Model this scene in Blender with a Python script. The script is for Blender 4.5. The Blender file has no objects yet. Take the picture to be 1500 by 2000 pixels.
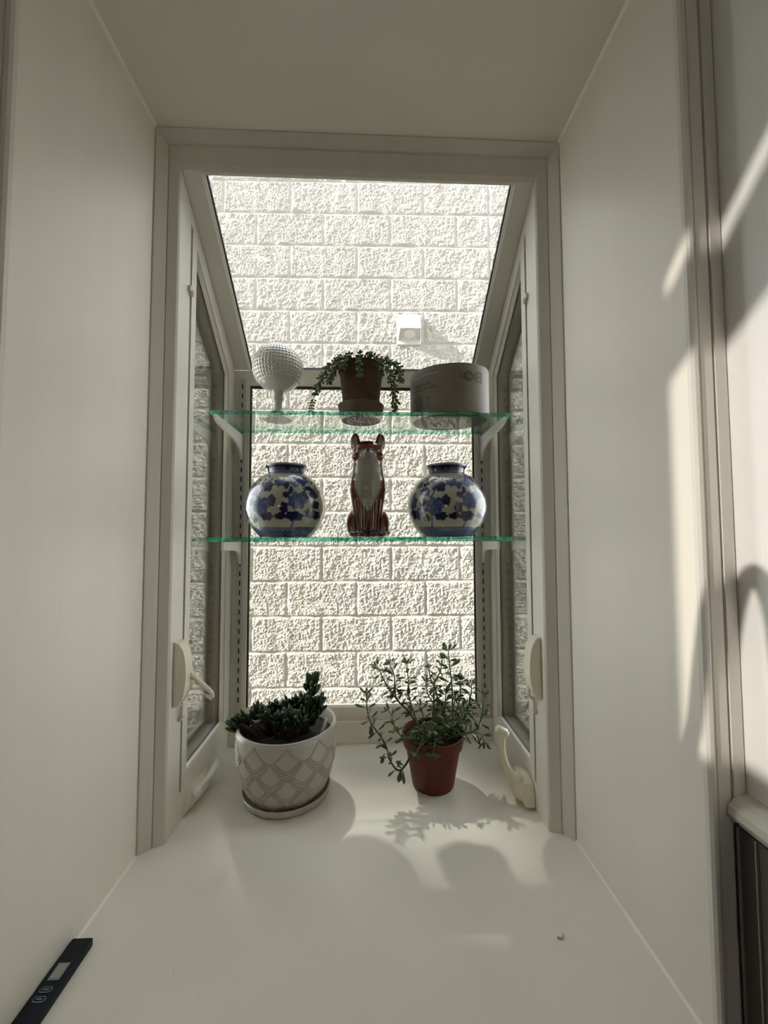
import bpy, bmesh, math, random
from mathutils import Vector, Matrix, noise
PI = math.pi
rnd = random.Random(7)
S = bpy.context.scene
COL = S.collection

# ------------------------------------------------------------------ camera, sky, sun, exposure
cam_d = bpy.data.cameras.new('camera'); cam = bpy.data.objects.new('camera', cam_d); COL.objects.link(cam)
yaw, pitch, roll = 0.0420, 0.0492, -0.0024
cy, sy, cp, sp = math.cos(yaw), math.sin(yaw), math.cos(pitch), math.sin(pitch)
W = Vector((sy*cp, cy*cp, sp)); r0 = Vector((cy, -sy, 0)); u0 = r0.cross(W)
Rv = r0*math.cos(roll) + u0*math.sin(roll); Uv = u0*math.cos(roll) - r0*math.sin(roll)
M = Matrix((Rv, Uv, -W)).transposed().to_4x4(); M.translation = Vector((0, 0, 0.5577))
cam.matrix_world = M
cam_d.sensor_fit = 'VERTICAL'; cam_d.sensor_height = 36.0; cam_d.lens = 785.14/2000*36.0; cam_d.clip_start = 0.01
S.camera = cam

w = bpy.data.worlds.new('sky'); S.world = w; w.use_nodes = True
wn = w.node_tree; wn.nodes.clear()
wo = wn.nodes.new('ShaderNodeOutputWorld'); wb = wn.nodes.new('ShaderNodeBackground')
wb.inputs['Color'].default_value = (0.93, 0.96, 1.0, 1); wb.inputs['Strength'].default_value = 3.9
wn.links.new(wb.outputs[0], wo.inputs[0])

def lamp(name, kind, energy, color, loc=(0, 0, 0), direction=None, **kw):
    d = bpy.data.lights.new(name, kind); d.energy = energy; d.color = color
    for k, v in kw.items(): setattr(d, k, v)
    o = bpy.data.objects.new(name, d); COL.objects.link(o); o.location = loc
    if direction is not None: o.rotation_euler = Vector(direction).to_track_quat('-Z', 'Y').to_euler()
    return o
lamp('sun', 'SUN', 16.0, (1.0, 0.965, 0.88), (-4, -2, 5), (0.853, 0.289, -0.434), angle=0.0093)
# two unseen spots added to light the sill, standing in for assumed reflected sunlight
for tx in (-0.10, 0.17):
    lamp('added_sill_spot', 'SPOT', 7000.0, (1.0, 0.96, 0.88), (tx - 1.86, 0.81 + 3.0, 6.10), (1.86, -3.0, -6.10),
         spot_size=math.radians(2.5), spot_blend=0.5, shadow_soft_size=0.09)
# unseen spot added to throw the assumed bounced light on the side panel
lamp('added_panel_spot', 'SPOT', 420.0, (1.0, 0.94, 0.87), (-4.0, -0.60, 0.90), (4.4, 1.00, -0.36),
     spot_size=math.radians(16), spot_blend=0.3, shadow_soft_size=0.014)

S.view_settings.view_transform = 'Standard'; S.view_settings.look = 'None'
S.view_settings.gamma = 1.0; S.view_settings.use_curve_mapping = False
S.view_settings.exposure = 0.58
cyc = S.cycles
cyc.max_bounces = 14; cyc.diffuse_bounces = 7; cyc.glossy_bounces = 5; cyc.transmission_bounces = 8
cyc.transparent_max_bounces = 24; cyc.caustics_reflective = False; cyc.caustics_refractive = False
cyc.use_denoising = True; cyc.sample_clamp_indirect = 6.0

# ------------------------------------------------------------------ materials
def nt(name):
    m = bpy.data.materials.new(name); m.use_nodes = True
    t = m.node_tree; b = t.nodes['Principled BSDF']
    return m, t, b
def N(t, typ, **kw):
    n = t.nodes.new(typ)
    for k, v in kw.items():
        if k in n.inputs: n.inputs[k].default_value = v
        else: setattr(n, k, v)
    return n
def mat(name, col, rough=0.5, var=0.06, vscale=8.0, bump=0.0, bscale=60.0, stretch=None, metal=0.0, spec=0.5, coat=0.0, detail=4.0):
    m, t, b = nt(name); L = t.links.new
    b.inputs['Roughness'].default_value = rough; b.inputs['Metallic'].default_value = metal
    b.inputs['Specular IOR Level'].default_value = spec; b.inputs['Coat Weight'].default_value = coat
    tc = N(t, 'ShaderNodeTexCoord'); src = tc.outputs['Object']
    if stretch:
        mp = N(t, 'ShaderNodeMapping'); mp.inputs['Scale'].default_value = stretch; L(src, mp.inputs[0]); src = mp.outputs[0]
    n = N(t, 'ShaderNodeTexNoise', Scale=vscale, Detail=detail); L(src, n.inputs['Vector'])
    r = N(t, 'ShaderNodeValToRGB')
    r.color_ramp.elements[0].position = 0.3; r.color_ramp.elements[1].position = 0.7
    r.color_ramp.elements[0].color = (*[c*(1-var) for c in col], 1)
    r.color_ramp.elements[1].color = (*[min(1, c*(1+var)) for c in col], 1)
    L(n.outputs['Fac'], r.inputs[0]); L(r.outputs[0], b.inputs['Base Color'])
    if bump:
        n2 = N(t, 'ShaderNodeTexNoise', Scale=bscale, Detail=5.0); L(src, n2.inputs['Vector'])
        bp = N(t, 'ShaderNodeBump', Strength=bump, Distance=0.002); L(n2.outputs['Fac'], bp.inputs['Height'])
        L(bp.outputs[0], b.inputs['Normal'])
    return m
def attr_mat(name, rough=0.15, coat=0.6):
    m, t, b = nt(name)
    a = N(t, 'ShaderNodeAttribute', attribute_name='paint')
    t.links.new(a.outputs['Color'], b.inputs['Base Color'])
    b.inputs['Roughness'].default_value = rough; b.inputs['Coat Weight'].default_value = coat
    b.inputs['Coat Roughness'].default_value = 0.06
    return m
def glass(name, tint, refl=1.0, haze=0.0, haze_col=(0.9, 0.88, 0.84), ior=1.45):
    m, t, b = nt(name); L = t.links.new; t.nodes.remove(b)
    out = t.nodes['Material Output']
    tr = N(t, 'ShaderNodeBsdfTransparent'); tr.inputs['Color'].default_value = (*tint, 1)
    gl = N(t, 'ShaderNodeBsdfGlossy', Roughness=0.0)
    fr = N(t, 'ShaderNodeFresnel', IOR=ior)
    mx = N(t, 'ShaderNodeMixShader')
    if refl != 1.0:
        mu = N(t, 'ShaderNodeMath', operation='MULTIPLY'); mu.inputs[1].default_value = refl
        L(fr.outputs[0], mu.inputs[0]); L(mu.outputs[0], mx.inputs[0])
    else: L(fr.outputs[0], mx.inputs[0])
    L(tr.outputs[0], mx.inputs[1]); L(gl.outputs[0], mx.inputs[2]); last = mx
    if haze:      # dust film on the pane
        df = N(t, 'ShaderNodeBsdfDiffuse'); df.inputs['Color'].default_value = (*haze_col, 1)
        tl = N(t, 'ShaderNodeBsdfTranslucent'); tl.inputs['Color'].default_value = (*haze_col, 1)
        m1 = N(t, 'ShaderNodeMixShader'); m1.inputs[0].default_value = 0.6
        L(df.outputs[0], m1.inputs[1]); L(tl.outputs[0], m1.inputs[2])
        m2 = N(t, 'ShaderNodeMixShader')
        tc = N(t, 'ShaderNodeTexCoord'); nz = N(t, 'ShaderNodeTexNoise', Scale=6.0, Detail=5.0); L(tc.outputs['Object'], nz.inputs['Vector'])
        mr = N(t, 'ShaderNodeMapRange'); mr.inputs[3].default_value = haze*0.75; mr.inputs[4].default_value = haze*1.25
        L(nz.outputs['Fac'], mr.inputs[0]); L(mr.outputs[0], m2.inputs[0])
        L(mx.outputs[0], m2.inputs[1]); L(m1.outputs[0], m2.inputs[2]); last = m2
    L(last.outputs[0], out.inputs['Surface'])
    return m
def glass_edge():
    m, t, b = nt('green_glass_edge'); L = t.links.new; t.nodes.remove(b)
    out = t.nodes['Material Output']
    tc = N(t, 'ShaderNodeTexCoord'); mp = N(t, 'ShaderNodeMapping'); mp.inputs['Scale'].default_value = (1, 1, 2.2); L(tc.outputs['Object'], mp.inputs[0])
    nz = N(t, 'ShaderNodeTexNoise', Scale=70.0, Detail=4.0); L(mp.outputs[0], nz.inputs['Vector'])
    rp = N(t, 'ShaderNodeValToRGB'); rp.color_ramp.elements[0].position = 0.38; rp.color_ramp.elements[1].position = 0.66
    rp.color_ramp.elements[0].color = (0.01, 0.16, 0.10, 1); rp.color_ramp.elements[1].color = (0.22, 0.78, 0.60, 1)
    L(nz.outputs['Fac'], rp.inputs[0])
    tl = N(t, 'ShaderNodeBsdfTranslucent'); L(rp.outputs[0], tl.inputs['Color'])
    rq = N(t, 'ShaderNodeValToRGB'); rq.color_ramp.elements[0].position = 0.36; rq.color_ramp.elements[1].position = 0.60
    rq.color_ramp.elements[0].color = (0.12, 0.52, 0.40, 1); rq.color_ramp.elements[1].color = (0.50, 0.90, 0.78, 1); L(nz.outputs['Fac'], rq.inputs[0])
    tr = N(t, 'ShaderNodeBsdfTransparent'); L(rq.outputs[0], tr.inputs['Color'])
    gl = N(t, 'ShaderNodeBsdfGlossy', Roughness=0.12)
    m1 = N(t, 'ShaderNodeMixShader'); m1.inputs[0].default_value = 0.72; L(tl.outputs[0], m1.inputs[1]); L(tr.outputs[0], m1.inputs[2])
    m2 = N(t, 'ShaderNodeMixShader'); m2.inputs[0].default_value = 0.06; L(m1.outputs[0], m2.inputs[1]); L(gl.outputs[0], m2.inputs[2])
    L(m2.outputs[0], out.inputs['Surface'])
    return m

P = {}
P['wall'] = mat('wall_paint', (0.80, 0.757, 0.66), 0.36, 0.02, 3.0, 0.10, 40, (6, 6, 0.5))
P['ceil'] = mat('ceiling_paint', (0.80, 0.757, 0.66), 0.6, 0.02, 2.0, 0.03, 60)
P['sill'] = mat('sill_enamel', (0.80, 0.758, 0.67), 0.30, 0.03, 5.0, 0.05, 25)
def specks(m, sc, th, dark):
    t = m.node_tree; L = t.links.new; b = t.nodes['Principled BSDF']; src = b.inputs['Base Color'].links[0].from_socket
    tc = N(t, 'ShaderNodeTexCoord'); mp = N(t, 'ShaderNodeMapping'); mp.inputs['Scale'].default_value = (1.0, 0.45, 1.0); L(tc.outputs['Object'], mp.inputs[0])
    nz = N(t, 'ShaderNodeTexNoise', Scale=sc, Detail=3.0); L(mp.outputs[0], nz.inputs['Vector'])
    mr = N(t, 'ShaderNodeMapRange'); mr.inputs[1].default_value = th; mr.inputs[2].default_value = th + 0.05; mr.inputs[4].default_value = dark; L(nz.outputs['Fac'], mr.inputs[0])
    mx = N(t, 'ShaderNodeMix', data_type='RGBA'); mx.inputs[7].default_value = (0.30, 0.27, 0.22, 1)
    L(mr.outputs[0], mx.inputs[0]); L(src, mx.inputs[6]); L(mx.outputs[2], b.inputs['Base Color'])
specks(P['sill'], 95.0, 0.715, 0.35)
P['trim'] = mat('trim_enamel', (0.62, 0.585, 0.51), 0.34, 0.03, 6.0, 0.05, 40, (5, 5, 0.6))
P['casing'] = mat('casing_enamel', (0.72, 0.685, 0.61), 0.34, 0.03, 6.0, 0.05, 40, (5, 5, 0.6))
P['caulk'] = mat('caulk', (0.86, 0.83, 0.74), 0.5, 0.02)
P['vinyl'] = mat('window_vinyl', (0.72, 0.69, 0.61), 0.32, 0.03, 9.0, 0.02, 60)
P['track'] = mat('weathered_track', (0.47, 0.41, 0.335), 0.6, 0.10, 30.0, 0.1, 90, (1, 1, 0.15))
P['outerframe'] = mat('outer_frame', (0.66, 0.65, 0.62), 0.5, 0.05)
P['seal'] = mat('black_seal', (0.02, 0.018, 0.016), 0.7, 0.1)
P['grey_strip'] = mat('grey_flashing', (0.20, 0.22, 0.26), 0.5, 0.1)
P['glass'] = glass('window_glass', (0.95, 0.965, 0.955), 0.9)
P['roofglass'] = glass('dusty_roof_glass', (0.95, 0.96, 0.96), 0.8, 0.065)
P['shelfglass'] = glass('shelf_glass', (0.975, 0.994, 0.985), 0.55, ior=1.40)
P['shelfedge'] = glass_edge()
P['block'] = mat('painted_split_block', (0.235, 0.223, 0.200), 0.85, 0.05, 20.0, 0.55, 170, spec=0.2)
P['mortar'] = mat('painted_mortar', (0.235, 0.223, 0.200), 0.85, 0.04, 30.0, 0.3, 150, spec=0.2)
P['white_plastic'] = mat('white_plastic', (0.84, 0.83, 0.80), 0.35, 0.02)
P['hood_paint'] = mat('grey_hood_paint', (0.32, 0.315, 0.30), 0.5, 0.05)  # white hood, base colour lowered so sunlit faces do not burn out
P['hood_shade'] = mat('hood_underside', (0.20, 0.195, 0.18), 0.6, 0.05)
P['hood_disc'] = mat('hood_disc', (0.30, 0.28, 0.23), 0.6, 0.05)
P['cream_plastic'] = mat('cream_plastic', (0.72, 0.67, 0.53), 0.35, 0.03, 20)
P['tan_plastic'] = mat('tan_plastic', (0.60, 0.52, 0.38), 0.4, 0.05, 20)
P['white_metal'] = mat('white_enamelled_metal', (0.80, 0.78, 0.70), 0.35, 0.03, 20)
P['std_metal'] = mat('standard_metal', (0.50, 0.485, 0.43), 0.4, 0.04, 20)
P['dark'] = mat('dark_slot', (0.012, 0.011, 0.01), 0.8, 0.1)
P['milk'] = mat('milk_glass', (0.50, 0.49, 0.44), 0.18, 0.01, coat=0.5)
P['terracotta'] = mat('old_terracotta', (0.065, 0.034, 0.020), 0.85, 0.30, 35.0, 0.2, 120)
P['saucer_clay'] = mat('saucer_clay', (0.095, 0.066, 0.042), 0.8, 0.2, 35.0, 0.2, 120)
P['redpot'] = mat('red_brown_plastic', (0.098, 0.0205, 0.0055), 0.5, 0.08, 12.0, spec=0.25)
P['soil'] = mat('potting_soil', (0.022, 0.016, 0.011), 0.95, 0.5, 120.0, 0.9, 180)
P['saucer_white'] = mat('glazed_saucer', (0.42, 0.395, 0.335), 0.3, 0.03, 14.0, coat=0.2)
P['cream_ceramic'] = mat('cream_ceramic', (0.15, 0.131, 0.095), 0.5, 0.03, 6.0)
P['ink'] = mat('black_ink', (0.008, 0.006, 0.005), 0.6, 0.1)
P['red_ink'] = mat('red_ink', (0.12, 0.012, 0.010), 0.6, 0.1)
P['leaf_dark'] = mat('dark_finger_leaf', (0.016, 0.036, 0.010), 0.30, 0.35, 60.0)
P['leaf_jade'] = mat('jade_leaf', (0.050, 0.082, 0.020), 0.38, 0.35, 60.0)
P['leaf_tail'] = mat('trailing_leaf', (0.075, 0.115, 0.026), 0.42, 0.3, 60.0)
P['stem'] = mat('green_stem', (0.13, 0.17, 0.05), 0.5, 0.25, 60.0)
P['stem_brown'] = mat('brown_stem', (0.06, 0.04, 0.022), 0.7, 0.25, 60.0)
P['gauge'] = mat('navy_black_plastic', (0.004, 0.007, 0.012), 0.55, 0.1, spec=0.25)
P['lcd'] = mat('grey_display', (0.30, 0.30, 0.25), 0.3, 0.05)
P['gauge_print'] = mat('blue_grey_print', (0.20, 0.24, 0.30), 0.4, 0.05)
P['panel_dark'] = mat('grey_lower_panel', (0.085, 0.08, 0.07), 0.45, 0.06, 5.0)
P['panel_rib'] = mat('grey_rib', (0.30, 0.29, 0.26), 0.4, 0.05)
P['panel'] = mat('side_panel_paint', (0.80, 0.785, 0.745), 0.45, 0.03, 7.0, 0.25, 14)
P['kitchen'] = mat('kitchen_wall_paint', (0.50, 0.46, 0.38), 0.6, 0.02)
P['floorwood'] = mat('kitchen_floor_wood', (0.36, 0.26, 0.17), 0.45, 0.2, 6.0, 0.0, 40, (1, 8, 1))
P['steel'] = mat('brushed_steel', (0.55, 0.55, 0.54), 0.28, 0.05, metal=1.0)
P['counter'] = mat('counter_stone', (0.55, 0.52, 0.47), 0.35, 0.15, 40)
P['ground'] = mat('gravel_ground', (0.40, 0.37, 0.32), 0.95, 0.25, 60.0, 0.6, 90)
P['vase'] = attr_mat('blue_white_glaze', 0.16, 0.4)
P['stone_pot'] = attr_mat('glazed_stone_pot', 0.3, 0.15)
P['fox'] = attr_mat('fox_glaze', 0.14, 0.5)

# ------------------------------------------------------------------ helpers
def link(name, me, parent=None, m=None):
    o = bpy.data.objects.new(name, me); COL.objects.link(o)
    if parent is not None: o.parent = parent
    if m is not None and me is not None: me.materials.clear(); me.materials.append(m)
    return o
def thing(name, label, cat, loc=(0, 0, 0), group=None):
    o = bpy.data.objects.new(name, None); COL.objects.link(o); o.location = loc; o.empty_display_size = 0.02
    return tag(o, label, cat, group)
def tag(o, label, cat, group=None):
    o['label'] = label; o['category'] = cat
    if group: o['group'] = group
    return o
def struct(o): o['kind'] = 'structure'; return o
class B:
    """collects shapes into one bmesh; build() links them as ONE mesh object"""
    def __init__(s): s.b = bmesh.new()
    def face(s, pts):
        try: return s.b.faces.new([s.b.verts.new(p) for p in pts])
        except ValueError: return None
    def box(s, a, b, bev=0.0):
        a2 = [min(a[i], b[i]) for i in range(3)]; b2 = [max(a[i], b[i]) for i in range(3)]
        v = [s.b.verts.new((x, y, z)) for x in (a2[0], b2[0]) for y in (a2[1], b2[1]) for z in (a2[2], b2[2])]
        fs = [s.b.faces.new([v[i] for i in q]) for q in ((0, 1, 3, 2), (4, 6, 7, 5), (0, 4, 5, 1), (2, 3, 7, 6), (0, 2, 6, 4), (1, 5, 7, 3))]
        if bev:
            es = list({e for f in fs for e in f.edges})
            bmesh.ops.bevel(s.b, geom=es, offset=bev, segments=2, profile=0.6, affect='EDGES')
        return s
    def prism(s, poly, axis, t0, t1, bev=0.0):
        """poly: 2D points in the two other axes (in xyz order), extruded along axis from t0 to t1"""
        def mk(p, t):
            q = list(p); q.insert(axis, t); return q
        A = [s.b.verts.new(mk(p, t0)) for p in poly]; C = [s.b.verts.new(mk(p, t1)) for p in poly]
        fs = [s.b.faces.new(A), s.b.faces.new(C[::-1])]
        n = len(poly)
        for i in range(n): fs.append(s.b.faces.new([A[i], C[i], C[(i+1) % n], A[(i+1) % n]]))
        if bev:
            es = list({e for f in fs[:2] for e in f.edges})
            bmesh.ops.bevel(s.b, geom=es, offset=bev, segments=2, profile=0.6, affect='EDGES')
        return s
    def ring(s, outer, inner, axis, t0, t1):
        def mk(p, t):
            q = list(p); q.insert(axis, t); return q
        O0 = [s.b.verts.new(mk(p, t0)) for p in outer]; I0 = [s.b.verts.new(mk(p, t0)) for p in inner]
        O1 = [s.b.verts.new(mk(p, t1)) for p in outer]; I1 = [s.b.verts.new(mk(p, t1)) for p in inner]
        n = len(outer)
        for i in range(n):
            j = (i+1) % n
            for q in ((O0[i], O0[j], I0[j], I0[i]), (O1[i], I1[i], I1[j], O1[j]), (O0[i], O1[i], O1[j], O0[j]), (I0[i], I0[j], I1[j], I1[i])): s.b.faces.new(q)
        return s
    def lathe(s, prof, c=(0, 0, 0), seg=48, cap=True, rfun=None):
        rows = []
        for r, z in prof:
            rows.append([s.b.verts.new((c[0] + r*math.cos(2*PI*k/seg), c[1] + r*math.sin(2*PI*k/seg), c[2] + z)) for k in range(seg)])
        for a, b_ in zip(rows, rows[1:]):
            for k in range(seg): s.b.faces.new((a[k], a[(k+1) % seg], b_[(k+1) % seg], b_[k]))
        if cap:
            s.b.faces.new(rows[0][::-1]); s.b.faces.new(rows[-1])
        return s
    def tube(s, pts, rad, seg=8, cap=True):
        pts = [Vector(p) for p in pts]; n = len(pts)
        rr = rad if isinstance(rad, (list, tuple)) else [rad]*n
        rows = []; up = None
        for i, p in enumerate(pts):
            d = (pts[min(i+1, n-1)] - pts[max(i-1, 0)]).normalized()
            if up is None: up = d.orthogonal().normalized()
            up = (up - d*up.dot(d)).normalized(); v = d.cross(up)
            rows.append([s.b.verts.new(p + (up*math.cos(2*PI*k/seg) + v*math.sin(2*PI*k/seg))*rr[i]) for k in range(seg)])
        for a, b_ in zip(rows, rows[1:]):
            for k in range(seg): s.b.faces.new((a[k], a[(k+1) % seg], b_[(k+1) % seg], b_[k]))
        if cap: s.b.faces.new(rows[0][::-1]); s.b.faces.new(rows[-1])
        return s
    def ball(s, c, r, seg=16, rings=10):
        m = Matrix.Translation(c) @ Matrix.Diagonal((*(r if isinstance(r, (tuple, list)) else (r, r, r)), 1))
        bmesh.ops.create_uvsphere(s.b, u_segments=seg, v_segments=rings, radius=1.0, matrix=m); return s
    def grow(s, verts_faces, mtx):
        vs = [s.b.verts.new(mtx @ Vector(v)) for v in verts_faces[0]]
        for f in verts_faces[1]: s.b.faces.new([vs[i] for i in f])
        return s
    def build(s, name, m, parent=None, smooth=False, fix=True):
        me = bpy.data.meshes.new(name)
        if fix: bmesh.ops.recalc_face_normals(s.b, faces=s.b.faces)
        s.b.to_mesh(me); s.b.free()
        if smooth:
            for p in me.polygons: p.use_smooth = True
            if smooth == 'auto': me.set_sharp_from_angle(angle=math.radians(40))
        return link(name, me, parent, m)
def smoothline(pts, n=6):
    """Catmull-Rom through pts"""
    P_ = [Vector(p) for p in pts]; out = []
    for i in range(len(P_)-1):
        a, b, c, d = P_[max(i-1, 0)], P_[i], P_[i+1], P_[min(i+2, len(P_)-1)]
        for k in range(n):
            t = k/n
            out.append(0.5*((2*b) + (c-a)*t + (2*a-5*b+4*c-d)*t*t + (3*b-a-3*c+d)*t**3))
    out.append(P_[-1]); return out

# ------------------------------------------------------------------ the setting
XL, XR, ZC = -0.3985, 0.3775, 1.3226       # the niche
YN, YT = 0.450, 0.739                      # front of the niche, start of the inner trim
GL, GR, YB = -0.361, 0.337, 1.098          # garden window side frames and back
def roofz(y): return 1.262 - 0.79*(y - 0.768)
EX = 3.6
struct(B().box((-EX, YN, -0.92), (XL, 0.745, 3.0)).build('wall_left', P['wall']))
struct(B().box((XR, YN, -0.92), (2.4, 0.745, 3.0)).build('wall_right', P['wall']))
struct(B().box((XL, YN, ZC), (XR, 0.745, 3.0)).build('ceiling', P['ceil']))
struct(B().box((XL, 0.395, -0.03), (XR, YB + 0.06, 0.0), 0.003).build('floor', P['sill']))
struct(B().box((XL, YN, -0.92), (XR, 0.745, -0.03)).build('wall_below', P['wall']))
# caulked corners of the niche
b = B()
for x, s in ((XL, 1), (XR, -1)):
    b.prism([(x, ZC), (x + s*0.004, ZC), (x, ZC - 0.004)], 1, YN, YT)
    b.prism([(x, 0), (x + s*0.003, 0), (x, 0.003)], 1, YN, YT)
struct(b.build('trim_1', P['caulk']))
# moulded inner trim, two steps, round the garden window opening
def prof(k):   # (distance in from the niche surface, depth y)
    return [(0.0, 0.7385), (0.003, 0.7375), (0.0055, 0.7400), (0.010, 0.7455), (0.0165, 0.7530), (0.0180, 0.7565),
            (0.0195, 0.7550), (0.0340*k, 0.7610), (0.0365*k, 0.7650)]
for nm, x, s in (('trim_2', XL, 1), ('trim_3', XR, -1)):
    k = (GL - XL)/0.0365 if s > 0 else (XR - GR)/0.0365
    pp = [(x + s*d, y) for d, y in prof(k)] + [(x + s*(0.0365*k - 0.0015), 0.7655), (x - s*0.01, 0.7655), (x - s*0.01, 0.7385)]
    struct(B().prism(pp, 2, 0.0, ZC).build(nm, P['trim']))
pt = [(0.7385, ZC), (0.7375, ZC - 0.003), (0.740, ZC - 0.0055), (0.7455, ZC - 0.010), (0.7530, ZC - 0.0165), (0.7560, ZC - 0.020),
      (0.7535, ZC - 0.022), (0.7615, ZC - 0.052), (0.7680, ZC - 0.0600), (0.775, ZC - 0.060), (0.775, ZC + 0.01), (0.7385, ZC + 0.01)]
struct(B().prism(pt, 0, XL + 0.001, XR - 0.001).build('trim_4', P['trim']))
# casings round the front of the niche: bead, flat, groove, outer strip
for nm, x, s in (('trim_5', XL, -1), ('trim_6', XR, 1)):
    b = B()
    pp = [(x, YN + 0.001), (x + s*0.0005, 0.4455), (x + s*0.003, 0.4425), (x + s*0.006, 0.4418), (x + s*0.009, 0.4435), (x + s*0.0105, 0.4465),
          (x + s*0.012, 0.4445), (x + s*0.0255, 0.4440), (x + s*0.0262, 0.4495), (x + s*0.028, 0.4495), (x + s*0.0285, 0.4430), (x + s*0.0415, 0.4430), (x + s*0.0425, YN + 0.001)]
    b.prism(pp, 2, 0.236 if s > 0 else -0.90, 1.60)
    if s > 0: b.prism(pp[:8] + [(x + s*0.0262, YN + 0.001)], 2, -0.90, 0.236)
    struct(b.build(nm, P["casing"]))

# side panel running from the casing toward the viewer, with a ledge and a dark ribbed lower panel
struct(B().box((0.4205, -2.6, 0.262), (0.52, YN, 1.60)).build('wall_side', P['panel']))
b = B()
b.prism([(0.4205, 0.268), (0.412, 0.266), (0.404, 0.2625), (0.3975, 0.256), (0.3965, 0.248), (0.400, 0.243), (0.407, 0.240), (0.410, 0.233), (0.4205, 0.2315), (0.47, 0.2315), (0.47, 0.268)], 1, -1.2, 0.4425)
struct(b.build('trim_7', P['trim']))
lp = struct(B().box((0.4100, -2.6, -0.92), (0.52, YN, 0.2315)).build('wall_side_lower', P['panel_dark']))
for k in range(24):
    y = 0.4440 - 0.0210*k
    B().box((0.4075, y - 0.0008, -0.90), (0.4105, y + 0.0008, 0.231), 0.0004).build('rib', P['panel_rib'], lp)

# the kitchen behind the viewer
struct(B().ring([(-2.6, -0.92), (0.45, -0.92), (0.45, 1.60), (-2.6, 1.60)], [(-0.25, 0.5593), (0.0156, 0.5593), (0.0156, 0.8860), (-0.25, 1.1440)], 0, -1.60, -1.50).build('wall_kitchen_left', P['kitchen']))  # opening is added, cut to shape the side panel spot's beam
kw = struct(B().prism([(-0.25, 0.9920), (0.0156, 0.8060), (0.0156, 0.8570), (-0.25, 1.1150)], 0, -1.57, -1.53).build('beam_bar', P['trim']))  # unseen slanted bar, added to split the side beam into bands
struct(B().ring([(-1.60, -0.92), (0.52, -0.92), (0.52, 1.60), (-1.60, 1.60)], [(-0.85, 0.45), (-0.45, 0.45), (-0.45, 0.80), (-0.85, 0.80)], 1, -2.70, -2.60).build('wall_kitchen_back', P['kitchen']))  # opening is added, sized to set the room's fill light
struct(B().box((-3.70, -2.7, 1.60), (0.52, YN, 1.70)).build('ceiling_kitchen_sunblock', P['ceil']))  # overhang past the left wall is added to keep sun out of its opening
struct(B().box((-1.60, -2.7, -1.0), (0.52, YN, -0.92)).build('floor_kitchen', P['floorwood']))

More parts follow.
